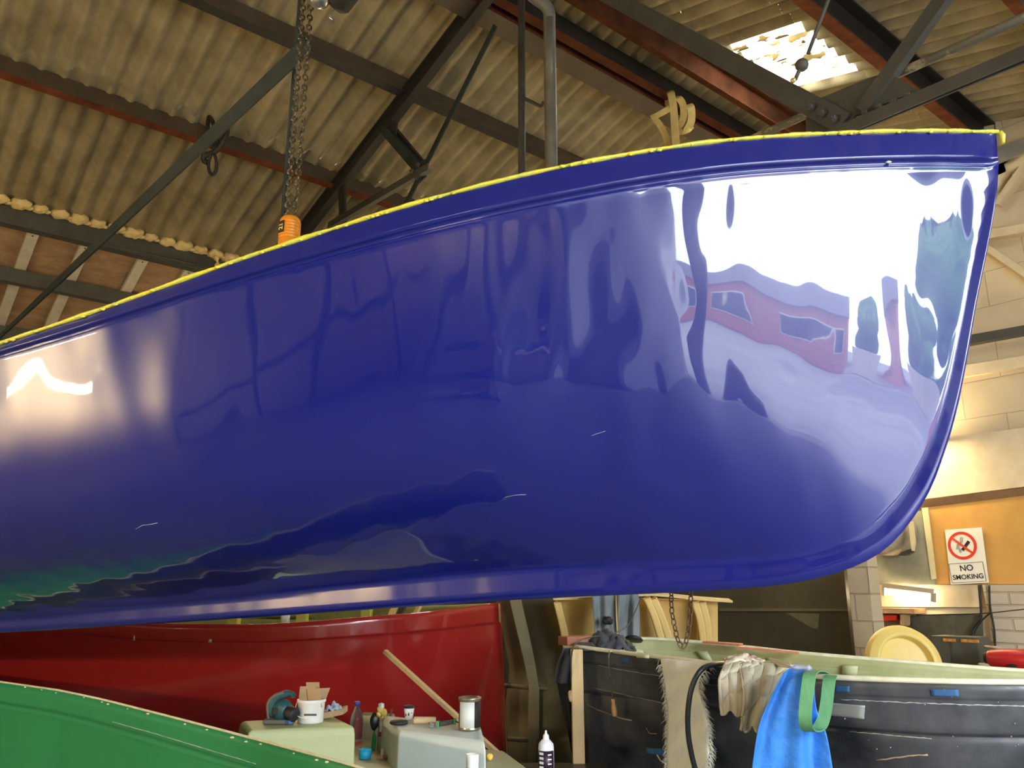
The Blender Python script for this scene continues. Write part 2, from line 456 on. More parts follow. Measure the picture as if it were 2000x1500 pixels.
print('purlin b', b1, b2, b3, [bof(0, 115, .18), bof(600, 340, .18)], [bof(560, 60, .18), bof(1100, 290, .18)], [bof(930, 10, .18), bof(1400, 255, .18)])
purlin(b1, 'long brown roof purlin with red underside, crossing over the orange hoist chain')
purlin(b2, 'dark brown roof purlin crossing the black sloping rafter', mats=(M_brown, M_black), h=0.16)
purlin(b3, 'red oxide roof purlin the yellow webbing sling is tied round', mats=(M_rust, M_brown), h=0.20, w=0.15)
bD1 = bof(1420, 170, 0.2); 
purlin(RB + 0.14, 'red brown ridge purlin on the far side of the ridge', mats=(M_black, M_rustd), h=0.2, off=0.06)
purlin(RB - 0.10, 'red brown ridge purlin on the near side of the ridge, behind the bolted steel bar', mats=(M_rustd, M_rustd), h=0.2, off=0.06, flip=True)
bE = bof(1700, 110, 0.2, -1)
print('bE', bE, bof(1560, 5, .2, -1), bof(1850, 240, .2, -1))
purlin(bE, 'wide dark red roof beam running beside the bright skylight', mats=(M_black, M_rust), h=0.22, w=0.10, flip=True)
purlin(bof(1990, 30, 0.15, -1), 'roof purlin at the top right corner above the flaking pipe', h=0.14, flip=True)
# eaves beam with foam, plywood lining below it
zZ = roofz(bZ) - 0.03
MB().prof(W(A0, bZ + 0.02, zZ - 0.20), W(A1, bZ + 0.02, zZ - 0.20), channel(0.10, 0.2, 0.014), mis=[0]*8).build('steel_beam', [M_steel], label='dark steel beam at roof edge with yellow foam plugs along its top', cat='roof beam')
def foam(a, r, tail=0):
    mb = MB(); c = W(a, bZ - 0.03, roofz(bZ) - 0.05)
    mb.ball(c, r, 10, (1.15, 0.8, 0.62), noise=0.13)
    mb.ball(c + A*r*0.95 + V((0, 0, -r*0.25)), r*0.38, 6, (1.2, 0.8, 0.6), noise=0.2)
    if tail:
        mb.tube(crv([c, c + V((0, 0, -0.05)) - B*0.04, c + V((0, 0, -0.13)) + A*0.02 - B*0.05, c + V((0, 0, -0.22)) - B*0.05], 12), [0.02 + 0.012*math.sin(i*1.7) for i in range(13)], 8)
    mb.build('foam_plug', M_foam, label='lump of yellow expanding foam plugging a roof corrugation above the dark beam', cat='foam', group='foam plugs along the roof edge')
a_s = onroof(0, 372, 0.0).dot(A); a_e = onroof(490, 492, 0.0).dot(A)
i0 = math.floor(a_s / WP) - 1; i1 = math.ceil(a_e / WP) + 1
print('foam', i0, i1)
for i in range(i0, i1):
    a = (i + 0.5) * WP
    foam(a, 0.070 + 0.010*math.sin(i*2.1), tail=(i == i1 - 4))
MB().slab([W(A0, bZ + 0.055, roofz(bZ) - 0.14), W(A1, bZ + 0.055, roofz(bZ) - 0.14), W(A1, bZ + 0.055, roofz(bZ) + 0.06), W(A0, bZ + 0.055, roofz(bZ) + 0.06)], B*0.03).build('light_block_strip', M_steel, kind='structure')  # strip added to block sky light leaking in over the eaves beam
MB().prof(W(A0, RB, RZ + 0.045), W(A1, RB, RZ + 0.045), [(-0.35, -0.35*RT), (0, 0), (0.35, -0.35*RT), (0.35, -0.35*RT + 0.03), (0, 0.03), (-0.35, -0.35*RT + 0.03)]).build('ceiling', M_asb, kind='structure')  # unseen cap added above the ridge to stop sky light leaking through
# plywood lining slope beyond the beam
zl = roofz(bZ) - 0.10
pz = lambda b: zl - 0.30 * (b - bZ)
MB().slab([W(A0, bZ + 0.05, pz(bZ+0.05)), W(A1, bZ + 0.05, pz(bZ+0.05)), W(A1, B1, pz(B1)), W(A0, B1, pz(B1))], V((0, 0, 0.04))).build('ceiling', M_ply, kind='structure')
def onlining(px, py, drop):
    r = ray(px, py); H = zl - drop - EYE.z + 0.30*bZ
    return EYE + r * (H / (r.z + 0.30 * r.dot(B)))
for (x, y, lab) in ((65, 455, 'first white batten from the left under the plywood roof lining'),
                    (165, 485, 'second white batten from the left, crossing the blue-grey tie bar'),
                    (275, 515, 'third white batten from the left under the plywood roof lining'),
                    (365, 535, 'rightmost white batten under the plywood, nearest the blue hull')):
    a = onlining(x, y, 0.03).dot(A)
    mb = MB(); d = V((0, 0, 1)); bb0, bb1 = bZ + 0.16, B1 - 0.05
    mb.slab([W(a - 0.045, bb0, pz(bb0)), W(a + 0.045, bb0, pz(bb0)), W(a + 0.045, bb1, pz(bb1)), W(a - 0.045, bb1, pz(bb1))], V((0, 0, -0.05)))
    o = mb.build('white_batten', M_white, label=lab, cat='batten', group='white battens on the plywood lining', bevel=0.003)
    MB().lathe([(0.007, -0.004), (0.007, 0.002)], W(a, bb0 + 0.05, pz(bb0 + 0.05) - 0.052), n=10).build('screw', M_ink, parent=o)
bl = onlining(120, 560, 0.12).dot(B)
print('lower beam b', bl, onlining(0, 535, .12).dot(B), onlining(270, 600, .12).dot(B))
MB().beam(W(A0, bl, pz(bl) - 0.12), W(A1, bl, pz(bl) - 0.12), 0.10, 0.13).build('steel_beam', [M_steel], label='flat grey steel beam crossing the white battens, below the foamed beam', cat='roof beam', bevel=0.004)
b_ = bl + 0.95
MB().beam(W(A0, b_, pz(b_) - 0.12), W(A1, b_, pz(b_) - 0.12), 0.10, 0.13).build('steel_beam', [M_steel], label='lowest dark beam under the plywood lining at the left edge', cat='roof beam', bevel=0.004)
p, q = onlining(0, 432, 0.10), onlining(395, 520, 0.10)
d = (q - p).normalized()
MB().tube([p - d*2, q + d*2], 0.011).build('conduit', M_steel, label='thin dark conduit running along the white batten ends', cat='pipe')

# ================================================================== TRUSS
TA = sum((onroof(x, y, 0.24).dot(A)) for x, y in ((620, 390), (770, 215), (920, 50))) / 3
print('TA', TA, [onroof(x, y, 0.24).dot(A) for x, y in ((620, 390), (770, 215), (920, 50))])
tru = thing('roof_truss', onA(770, 215, TA), 'black riveted rafter with grey bracing bars and bolted gusset plates', 'roof truss')
def tm(x0, y0, x1, y1, w, t, m, name='brace', da=0.0, kind='flat', flip=1):
    p, q = onA(x0, y0, TA + da), onA(x1, y1, TA + da)
    X = (q - p).normalized(); Yv = A; Zv = X.cross(Yv)
    mb = MB()
    if kind == 'flat': mb.beam(p, q, t, w, up=Zv)
    elif kind == 'angle':
        mb.prof(p, q, [(0, -w/2), (t, -w/2), (t, w/2 - t), (w*0.7, w/2 - t), (w*0.7, w/2), (0, w/2)] if flip > 0 else
                      [(0, w/2), (0, -w/2), (w*0.7, -w/2), (w*0.7, -w/2 + t), (t, -w/2 + t), (t, w/2)], up=Zv)
    elif kind == 'i':
        h = w/2; f = 0.09/2
        mb.prof(p, q, [(-f, -h), (f, -h), (f, -h+.012), (.006, -h+.012), (.006, h-.012), (f, h-.012), (f, h), (-f, h), (-f, h-.012), (-.006, h-.012), (-.006, -h+.012), (-f, -h+.012)], up=Zv)
    elif kind == 'pipe': mb.tube([p, q], w/2, 14)
    return mb.build(name, m, parent=tru)
r0, r1 = onroof(560, 460, 0.24), onroof(960, 5, 0.24)
pr0 = W(TA, r0.dot(B) + 1.5, roofz(r0.dot(B) + 1.5) - 0.26); pr1 = W(TA, RB, RZ - 0.26)
MB().prof(pr0, pr1, [(-.035, -.075), (.035, -.075), (.035, -.062), (.007, -.062), (.007, .062), (.035, .062), (.035, .075), (-.035, .075), (-.035, .062), (-.007, .062), (-.007, -.062), (-.035, -.062)]).build('rafter', M_black, parent=tru)
pr2 = W(TA, -1.2, roofz(-1.2) - 0.26)
tm(968, 50, 792, 400, 0.055, 0.01, M_steelb, da=-0.02)
tm(745, 250, 822, 338, 0.07, 0.012, M_steelb, kind='angle', da=-0.03)
tm(756, 240, 826, 325, 0.05, 0.012, M_black, kind='angle', da=0.04)
tm(835, 325, 640, 440, 0.055, 0.01, M_steel, kind='angle', da=-0.05)
tm(667, 330, 670, 440, 0.10, 0.02, M_black)
g = MB(); g.slab([onA(x, y, TA - 0.01) for x, y in ((800, 340), (812, 318), (832, 310), (830, 345), (812, 362))], A*0.012); g.build('gusset_plate', M_black, parent=tru)
g = MB(); g.slab([onA(x, y, TA - 0.01) for x, y in ((735, 255), (750, 225), (775, 240), (772, 262))], A*0.012); g.build('gusset_plate', M_black, parent=tru)
def bolt(par, p, r, axis=-A):
    mb = MB(); mb.lathe([(r*1.25, 0), (r*1.25, r*0.18)], p, axis, 14)
    mb.lathe([(r, r*0.18), (r, r*0.9), (r*0.8, r*1.05)], p, axis, 6, smooth=False)
    mb.lathe([(r*0.5, r), (r*0.5, r*1.5)], p, axis, 10)
    return mb.build('bolt', M_steel, parent=par)
for x, y in ((806, 335), (818, 322), (816, 347)): bolt(tru, onA(x, y, TA - 0.06), 0.016)
# right-hand gusset in the same truss
gp = [(1574, 262), (1574, 231), (1601, 192), (1694, 153), (1724, 144), (1754, 152), (1795, 176), (1670, 226), (1640, 262)]
g = MB(); g.slab([onA(x, y, TA + 0.0) for x, y in gp], A*0.012); g.build('gusset_plate', M_steel, parent=tru)
tm(1150, -30, 1646, 240, 0.085, 0.012, M_steel, kind='angle', da=-0.02)
tm(1680, 215, 1865, -45, 0.055, 0.010, M_steel, kind='angle', da=-0.02, flip=-1)
tm(1450, 280, 2850, -346, 0.035, 0.0, M_flake, kind='pipe', da=0.05, name='pipe')
tm(1610, 268, 2900, -284, 0.05, 0.008, M_steel, kind='angle', da=-0.03)
tm(1600, 276, 2900, -268, 0.05, 0.008, M_steel, kind='angle', da=0.03)
for x, y in ((1583, 210), (1605, 221), (1628, 232)): bolt(tru, onA(x, y, TA - 0.035), 0.015)
for x, y in ((1690, 221), (1718, 210), (1746, 199), (1774, 187)): bolt(tru, onA(x, y, TA - 0.012), 0.014)
# blue-grey tie bar, twisted flat
p, q = at(-150, 800, 6.3), at(602, 86, 3.56)
rows = []
X = (q - p).normalized(); n0 = X.cross(V((0, 1, 0))).normalized(); n1 = X.cross(n0)
for i in range(41):
    t = i / 40; an = -0.9 + 1.25 * t; c = p.lerp(q, t); wv = (n0*math.cos(an) + n1*math.sin(an)) * 0.034; tv = (-n0*math.sin(an) + n1*math.cos(an)) * 0.006
    rows.append([c - wv - tv, c + wv - tv, c + wv + tv, c - wv + tv])
mb = MB(); mb.grid(rows, closed_u=True, smooth=False); mb.f.append([0, 1, 2, 3]); mb.m.append(0); mb.sm.append(False)
mb.build('tie_bar', M_steelb, label='long twisted blue-grey steel tie bar crossing the roof beams at left', cat='tie bar')
# vertical pipe and rod right of centre
k = 4.7
top = at(1073, 40, k); 
pp = [at(985, -60, k+.05), at(1040, -8, k), at(1062, 8, k), at(1072, 22, k), at(1073, 45, k)]
mb = MB(); x, y = top.x, top.y
mb.tube(crv(pp, 14)[:-1] + [V((x, y, z)) for z in (top.z, top.z - 0.5, 2.3)], 0.036, 14)
vp = thing('vent_pipe', V((x, y, 2.3)), 'grey vertical pipe with a bend at its top, right of the thin rod', 'pipe')
mb.build('pipe', mat('grey_pipe', (0.105, 0.10, 0.075), (0.15, 0.14, 0.105), 9, rough=0.5), parent=vp)
rp = at(1019, 190, k + 0.1)
mb = MB(); mb.tube(crv([at(1019, 190, k+.08), at(1040, 200, k+.03), at(1056, 207, k), at(1062, 200, k)], 10), 0.011, 8); mb.build('bracket', M_steel, parent=vp)
MB().tube([V((rp.x, rp.y, 2.3)), V((rp.x, rp.y, roofz(rp.dot(B)) - 0.05))], 0.022, 12).build('steel_rod', M_steel, label='thin dark vertical rod left of the grey vent pipe', cat='rod')
# rod with ball in front of the skylight
k = 2.75
rb = thing('hanging_rod', at(1566, 127, k), 'thin grey rod with a ball joint hanging in front of the skylight', 'rod')
mb = MB(); mb.tube([at(1640, -60, k), at(1578, 105, k)], 0.0075, 8); mb.tube([at(1562, 135, k), at(1553, 156, k)], 0.008, 8); mb.build('rod', M_steel, parent=rb)
MB().ball(at(1566, 127, k), 0.023, 10).build('ball', M_steel, parent=rb)
MB().ball(at(1549, 157, k), 0.010, 8, noise=0.1).build('tip', mat('brass_tip', (0.6, 0.45, 0.2), rough=0.4, metal=0.6), parent=rb)

# gable wall details (plane a = A1) -----------------------------------
def wallslab(name, pts, off, thick, m, label=None, cat=None, parent=None, kind=None, bevel=0.0, group=None):
    P = [onA(x, y, A1 - off) for x, y in pts]
    if len(pts) == 4 and pts[1][0] >= 2060 and pts[2][0] >= 2060:      # runs on along the wall past the frame
        P[1] = P[0] + (P[1] - P[0]) * 1.7; P[2] = P[3] + (P[2] - P[3]) * 1.7
    return MB().slab(P, A*thick).build(name, m, parent=parent, label=label, cat=cat, kind=kind, bevel=bevel, group=group)
gt = thing('gable_truss', onA(1990, 330, A1 - 0.1), 'cream painted timber truss fixed against the blockwork gable', 'truss')
M_creamp = mat('cream_paint', (0.80, 0.66, 0.42), (0.70, 0.56, 0.34), 6, rough=0.7)
for nm, pts in (('top_chord', ((1930, 325), (2100, 255), (2100, 278), (1930, 350))), ('gusset', ((1948, 322), (1998, 300), (1975, 320), (1955, 352), (1946, 372))),
                ('strut', ((2003, 307), (2012, 318), (1950, 398), (1938, 398))), ('bottom_chord', ((1915, 452), (2100, 418), (2100, 436), (1915, 468))), ('strut', ((1900, 472), (1918, 470), (2100, 590), (2100, 612)))):
    wallslab(nm, pts, 0.09, 0.09, M_creamp, parent=gt)
wallslab('steel_angle', ((1900, 305), (2100, 232), (2100, 262), (1900, 335)), 0.14, 0.03, mat('grey_bar', (0.22, 0.21, 0.17), (0.28, 0.26, 0.21), 6, rough=0.6), 'flat grey steel bar on the gable just right of the hull tip', 'steel bar')
wallslab('wall_conduit', ((1860, 660), (2060, 624), (2060, 642), (1860, 678)), 0.07, 0.07, M_steel, 'dark square conduit across the cream wall right of the hull', 'conduit', bevel=0.004)
wallslab('trim_1', ((1600, 760), (2100, 678), (2100, 700), (1600, 782)), 0.05, 0.05, M_creamp, kind='structure')
wallslab('trim_2', ((1600, 888), (2100, 822), (2100, 938), (1600, 1000)), 0.07, 0.07, M_creamp, kind='structure')
wallslab('trim_3', ((1600, 1000), (2100, 940), (2100, 957), (1600, 1017)), 0.03, 0.03, mat('brown_board', (0.22, 0.12, 0.05), (0.28, 0.16, 0.07), 6, rough=0.7), kind='structure')
M_ochre = mat('ochre_board', (0.66, 0.36, 0.085), (0.60, 0.31, 0.07), 5, rough=0.6)
wallslab('ochre_board', ((1812, 991), (2150, 950), (2150, 1141), (1828, 1141)), 0.035, 0.035, M_ochre, 'ochre yellow wall board behind the no smoking sign', 'board')
M_gg = mat('grey_green_panel', (0.26, 0.26, 0.17), (0.36, 0.35, 0.24), 7, rough=0.35)
wallslab('grey_green_panel', ((1688, 1010), (1812, 996), (1827, 1142), (1690, 1142)), 0.055, 0.03, M_gg, 'grey-green metal panel left of the ochre board', 'panel')
wallslab('tape_strip', ((1800, 992), (1812, 991), (1828, 1130), (1819, 1132)), 0.07, 0.014, mat('yellowed_tape', (0.75, 0.66, 0.35), rough=0.5), 'yellowed strip between the grey-green panel and ochre board', 'strip')

# ================================================================== BOATS
# ---- the hanging blue hull -----------------------------------------
k0 = 2.35
stem = at(1945, 262, k0)
PHI = math.radians(20)
CD = V((-math.cos(PHI), math.sin(PHI), 0))          # going aft
NB = V((-math.sin(PHI), -math.cos(PHI), 0))         # towards the viewer
def onC(px, py):
    r = ray(px, py); return EYE + r * ((stem - EYE).dot(NB) / r.dot(NB))
sheer_px = [(1945, 262), (1800, 260), (1600, 266), (1425, 278), (1300, 294), (1150, 320), (1000, 352), (800, 405), (600, 468),
            (450, 518), (300, 572), (150, 625), (0, 675), (-300, 785), (-700, 930), (-1200, 1090)]
keel_px = [(1945, 262), (1949, 330), (1944, 400), (1926, 500), (1906, 600), (1889, 700), (1869, 800), (1846, 880), (1815, 960), (1770, 1030),
           (1722, 1078), (1660, 1110), (1580, 1133), (1480, 1147), (1300, 1158), (1000, 1172), (700, 1192), (400, 1212), (0, 1236), (-300, 1250), (-700, 1262), (-1200, 1270)]
kp = crv([onC(x, y) for x, y in keel_px], 600)
arc = [0]
for i in range(600): arc.append(arc[-1] + (kp[i+1] - kp[i]).length)
def kpt(s):
    if s <= 0: return kp[0]
    lo, hi = 0, 600
    while hi - lo > 1:
        m = (lo + hi) // 2
        if arc[m] <= s: lo = m
        else: hi = m
    t = (s - arc[lo]) / max(1e-9, arc[hi] - arc[lo]); return kp[lo].lerp(kp[hi], t)
LB = 4.9
def halfb(s):
    x = max(0.0, min(1, s / 3.1)); 
    b = 0.86 * (1 - (1 - x) ** 2.1)
    return 0.018 + b - (0.05 * max(0, s - 3.4) ** 2 if s > 3.4 else 0)
def sheerpt(s):
    q = stem + CD * s + NB * halfb(s)
    z = 2.6
    for _ in range(30):
        px, py, f = proj(V((q.x, q.y, z)))
        z += (py - interp(sheer_px, px)) * f / F * 1.0
    return V((q.x, q.y, z))
# arc of keel point for a given station
K1 = arc[-1]
def karc(s):
    foot = 1.62
    if s < 1.05: return foot * (s / 1.05) ** 0.62
    t = (s - 1.05) / (LB - 1.05)
    return foot + (K1 - 0.02 - foot) * t
NS, NW = 110, 90
def blue_row(s, outer=True, sgn=1):
    P = sheerpt(s); K = kpt(karc(s)); hb = halfb(s)
    M = P - NB * hb
    m = MEXP(s)
    Lw = (K - P).length
    row = []
    kb = 0.016 + 0.012 * sm(0.3, 1.5, s)
    ew = min(0.35, (0.02 + 0.078 * sm(0.7, 1.6, s)) / Lw)       # keel / stem band
    ws = []
    wband = 0.080 / Lw
    n1 = 12
    ws = [wband * i / n1 for i in range(n1)] + [wband + (0.030 / Lw) * i / 10 for i in range(10)]
    w0 = wband + 0.030 / Lw
    n3 = NW - len(ws)
    ws += [w0 + (1 - w0) * i / n3 for i in range(n3 + 1)]
    for w in ws:
        base = M.lerp(K, w)
        wq = min(1.0, w / (1 - ew))
        c = 0.25 + 0.35 * (1 - sm(0.9, 1.5, s)) + 0.30 * (1 - sm(0.45, 1.0, s)) - 0.18 * sm(1.2, 2.0, s)
        y = hb * (1 - c * wq - (1 - c) * wq ** m)
        # garboard blends into the keel band
        dd_end = (1 - w) * Lw
        ye = kb
        if y < ye: y = ye
        sft = 0.05
        y = 0.5 * (y + ye + math.sqrt((y - ye) ** 2 + 0.006 ** 2))
        if dd_end < 0.012: y *= max(0.25, math.sqrt(max(0, 1 - ((0.012 - dd_end) / 0.012) ** 2)))
        dist = w * Lw
        off = 0
        if dist < 0.080: off = 0.002 + 0.018 * dist / 0.080
        elif dist < 0.086: off = 0.020 - 0.023 * (dist - 0.080) / 0.006
        elif dist < 0.100: off = -0.003 + 0.005 * sm(0.092, 0.100, dist)
        elif dist < 0.110: off = 0.002 * (1 - sm(0.100, 0.110, dist))
        off *= sm(0, 0.08, s) * 0.8 + 0.2
        row.append(base + NB * sgn * (y + off))
    return row
def MEXP(s): return 1.9 + 0.1 * sm(0.2, 0.6, s) + 0.9 * sm(0.6, 1.1, s) + 3.2 * sm(1.1, 2.1, s)
stations = [LB * (i / NS) ** 1.25 for i in range(NS + 1)]
rows = [blue_row(s) for s in stations]
rows_blue = rows
rowsf = [[p - NB * 2 * ((p - stem).dot(NB)) for p in r] for r in rows]
hb = thing('boat_hull', rows[60][-1], 'glossy royal blue hull hanging from a hoist, bow to the right', 'boat')
mb = MB(); mb.grid(rows); 
mb.build('hull_side', blue, parent=hb, fixn=False)
mb = MB(); mb.grid([r[::-1] for r in rowsf]); mb.build('hull_side', blue, parent=hb, fixn=False)
# transom
mb = MB(); r1 = rows[-1]; r2 = rowsf[-1]
mb.grid([r1, r2]); mb.build('transom', blue, parent=hb)
# yellow resin edge along the sheer
def edge(rws, nm, lab=None):
    path = [r[0] + V((0, 0, 0.006)) for r in rws]
    # resample
    q = crv(path[::3] + ([path[-1]] if (len(path) - 1) % 3 else []), 420)
    rnd = random.Random(3)
    mb = MB(); rr = []
    for i in range(len(q)):
        g = 0.0055 + 0.0015 * math.sin(i * 0.37) * math.sin(i * 0.11) + rnd.uniform(-0.0006, 0.0006)
        rr.append(g)
    mb.tube(q, rr, 8, flat=1.5)
    for _ in range(120):
        c = q[rnd.randrange(3, 415)]
        mb.ball(c + NB * (0.006 if rws is rows_blue else -0.006) - V((0, 0, rnd.uniform(0.002, 0.006))), rnd.uniform(0.002, 0.005), 5, (1.8, 1, 1.0), noise=0.2)
    if rws is rows_blue:
        mb.tube([q[0] + V((0.006, 0, 0.0)), q[0] + V((0.012, 0, -0.012)), q[0] + V((0.010, 0, -0.038))], [0.007, 0.009, 0.005], 8)
    return mb.build(nm, M_yel, parent=hb)
edge(rows, 'gunwale_edge'); edge(rowsf, 'gunwale_edge')
# scratch marks low on the bow and a chip on the rubbing line
M_chip = mat('pale_chip', (0.55, 0.60, 0.45), rough=0.6)

# ---- generic boat moulding -----------------------------------------
def boat(name, near, far, keel, mexp, mats, label, cat, thick=0.012, ns=70, nw=36, lips=(), vis=1, rim=None, rimr=0.012, extra=None, endcap=(False, False)):
    near = [at(*p) for p in near]; far = [at(*p) for p in far]; keel = [at(*p) for p in keel]
    n = ns; Nn, Ff, Kk = crv(near, n), crv(far, n), crv(keel, n)
    root = thing(name, Kk[n // 2], label, cat)
    def row(P, Q, K, mexp=mexp):
        M = (P + Q) * 0.5; h = P - M; h.z = 0; M = P - h
        Lw = (K - P).length; out = []
        hn = h.normalized() if h.length > 1e-4 else V((0, 0, 0))
        ds = []
        for l in lips: ds += [l[0] - 0.012, l[0] - 0.001, l[0] + 0.001, l[0] + 0.012]
        ws = sorted([i / nw for i in range(nw + 1)] + [d / Lw for d in ds if 0 < d / Lw < 1])
        # constant count
        for w in ws:
            y = 1 - w ** mexp
            off = 0
            for l in lips:
                dd = w * Lw - l[0]
                if l[2] == 'step': off += l[1] * (1 - sm(-0.002, 0.002, dd))
                else: off += l[1] * math.exp(-(dd / l[3]) ** 2)
            out.append(M.lerp(K, w) + h * y + hn * off)
        return out
    mx = lambda i: mexp if not isinstance(mexp, tuple) else mexp[0] + (mexp[1] - mexp[0]) * sm(0, 0.5, i / n)
    R1 = [row(Nn[i], Ff[i], Kk[i], mx(i)) for i in range(n + 1)]
    R2 = [row(Ff[i], Nn[i], Kk[i], mx(i)) for i in range(n + 1)]
    ml = min(len(r) for r in R1 + R2)
    R1 = [r if len(r) == ml else r[:ml-1] + [r[-1]] for r in R1]; R2 = [r if len(r) == ml else r[:ml-1] + [r[-1]] for r in R2]
    full = [r1 + r2[::-1][1:] for r1, r2 in zip(R1, R2)]
    mb = MB(); mb.grid(full)
    for e, c in zip((0, -1), endcap):
        if c:
            o = len(mb.v); r = full[e]; cm = sum(r, V((0, 0, 0))) / len(r)
            mb.v += list(r) + [cm]
            for j in range(len(r) - 1): mb.f.append([o + j, o + j + 1, o + len(r)] if e else [o + j + 1, o + j, o + len(r)]); mb.m.append(0); mb.sm.append(False)
    o = mb.build('hull_shell', mats, parent=root, solid=(thick, -1.0, 1, 2), fixn=False)
    if rim:
        m2 = MB(); pth = [r[0] + V((0, 0, 0.004)) for r in full]; m2.tube(pth, rimr, 8); m2.build('gunwale', rim, parent=root)
        m2 = MB(); pth = [r[-1] + V((0, 0, 0.004)) for r in full]; m2.tube(pth, rimr, 8); m2.build('gunwale', rim, parent=root)
    return root, full

M_red = mat('red_gelcoat', (0.33, 0.016, 0.014), (0.37, 0.02, 0.017), 3, rough=0.22, coat=0.8, spec=0.4)
M_olive = mat('olive_grp_inside', (0.20, 0.20, 0.055), (0.28, 0.27, 0.09), 5, rough=0.6)
M_rim = mat('pale_grp_edge', (0.62, 0.60, 0.42), (0.50, 0.48, 0.30), 20, rough=0.6, bump=0.003)
red, redrows = boat('boat_hull',
    [(-500, 1205, 5.0), (0, 1197, 4.7), (290, 1216, 4.6), (425, 1219, 4.6), (540, 1218, 4.65), (700, 1206, 4.8), (840, 1194, 5.05), (975, 1178, 5.5)],
    [(-500, 1165, 6.6), (0, 1172, 6.4), (300, 1178, 6.4), (425, 1180, 6.4), (540, 1182, 6.4), (700, 1182, 6.3), (840, 1182, 6.1), (977, 1178, 5.51)],
    [(-500, 1560, 5.8), (0, 1570, 5.5), (290, 1570, 5.4), (425, 1570, 5.4), (540, 1570, 5.4), (700, 1570, 5.4), (840, 1565, 5.45), (996, 1540, 5.6)],
    2.6, [M_red, M_olive, M_red], 'dark red boat hull lying behind the green one, under the hanging blue hull', 'boat',
    lips=((0.135, 0.012, 'step'),), rim=None)
M_grn = mat('green_gelcoat', (0.018, 0.20, 0.075), (0.022, 0.22, 0.085), 3, rough=0.38, coat=0.25, spec=0.4)
grn, grnrows = boat('boat_hull',
    [(-500, 1262, 4.9), (0, 1333, 3.4), (150, 1357, 3.1), (300, 1393, 2.8), (480, 1440, 2.5), (600, 1472, 2.25), (700, 1500, 2.1), (950, 1580, 1.8)],
    [(-500, 1295, 5.5), (0, 1375, 4.0), (150, 1400, 3.65), (300, 1440, 3.35), (480, 1492, 3.0), (600, 1530, 2.75), (700, 1560, 2.55), (950, 1640, 2.0)],
    [(-500, 1700, 4.4), (0, 1850, 3.5), (150, 1900, 3.2), (300, 1950, 2.9), (480, 2000, 2.6), (600, 2020, 2.4), (700, 2030, 2.25), (950, 1900, 1.9)],
    2.6, [M_grn, M_olive, M_rim], 'bright green boat hull in the bottom left foreground', 'boat',
    lips=((0.085, 0.010, 'step'), (0.105, 0.004, 'bump', 0.004)), rim=M_rim, rimr=0.004)
M_blk = mat('worn_black_hull', (0.010, 0.013, 0.016), (0.095, 0.10, 0.105), 3.2, rough=0.36, ramp=(0.36, 0.72), detail=12, coat=0.2, rvar=0.12)
M_pgrn = mat('pale_green_grp', (0.36, 0.38, 0.17), (0.46, 0.47, 0.24), 5, rough=0.55)
blk, blkrows = boat('boat_hull',
    [(1128, 1264, 4.15), (1215, 1275, 3.95), (1330, 1289, 3.6), (1480, 1308, 3.2), (1600, 1322, 2.95), (1800, 1330, 2.75), (2000, 1333, 2.65), (2300, 1330, 2.6)],
    [(1205, 1249, 5.0), (1290, 1250, 4.95), (1385, 1258, 4.8), (1480, 1268, 4.6), (1560, 1277, 4.45), (1750, 1293, 4.2), (2000, 1312, 4.0), (2300, 1325, 3.8)],
    [(1200, 1680, 4.35), (1330, 1680, 4.2), (1480, 1640, 4.0), (1560, 1700, 3.8), (1650, 1760, 3.6), (1800, 1800, 3.4), (2000, 1820, 3.3), (2300, 1830, 3.2)],
    (5.5, 2.4), [M_blk, M_pgrn, M_rim], 'unfinished matt black boat hull with pale green inside, at bottom right', 'boat',
    lips=((0.075, 0.004, 'step'), (0.105, -0.0, 'bump', 0.004), (0.235, 0.020, 'step'), (0.25, -0.010, 'bump', 0.012)), rim=mat('cream_grp_edge', (0.80, 0.77, 0.55), (0.66, 0.63, 0.42), 20, rough=0.6, bump=0.002), rimr=0.010, endcap=(True, False))

# ================================================================== OUTSIDE THE DOOR AND THE LAMPS
MB().box(W(1, B0 - 15.2, -0.12), (60, 30, 0.2), A, B).build('ground', mat('yard_concrete', (0.22, 0.22, 0.22), (0.28, 0.28, 0.27), 1.5, rough=0.9), kind='structure')
# steel stanchion dividing the doorway, and a half-drawn plastic curtain
MB().slab([W(-0.10, B0 - 0.1, 0), W(0.20, B0 - 0.1, 0), W(0.20, B0 - 0.1, 3.8), W(-0.10, B0 - 0.1, 3.8)], B*0.12).build('trim_4', M_steel, kind='structure')
for a, lab in ((-0.95, 'dark wall post behind the camera, nearest the doorway'), (-1.75, 'dark wall post behind the camera, nearest the shed corner')):
    MB().box(W(a, BS + 0.04, 2.1), (0.09, 0.08, 4.2), A, B).build('wall_post', M_ink, label=lab, cat='post')
for b, lab in ((-0.9, 'dark post on the end wall, nearest the corner'), (-0.1, 'dark post on the end wall, second from the corner'), (0.7, 'dark post on the end wall, third from the corner'), (1.7, 'dark post on the end wall next to the bright wall lamp')):
    MB().box(W(A0 + 0.04, b, 2.1), (0.08, 0.08, 4.2), A, B).build('wall_post', M_ink, label=lab, cat='post')
MB().beam(W(A0 + 0.10, -1.2, 2.6), W(A0 + 0.10, 1.6, 0.9), 0.05, 0.07).build('wall_brace', M_ink, label='dark diagonal brace across the posts of the end wall', cat='brace')
M_redbrick = brickmat('red_brick', (0.42, 0.12, 0.07), (0.50, 0.17, 0.10), (0.5, 0.42, 0.36), bw=0.225, bh=0.075, msize=0.008, rot=tuple(A))
bld = thing('brick_house', W(-4.5, -18, 0), 'red brick house across the yard outside the door', 'house')
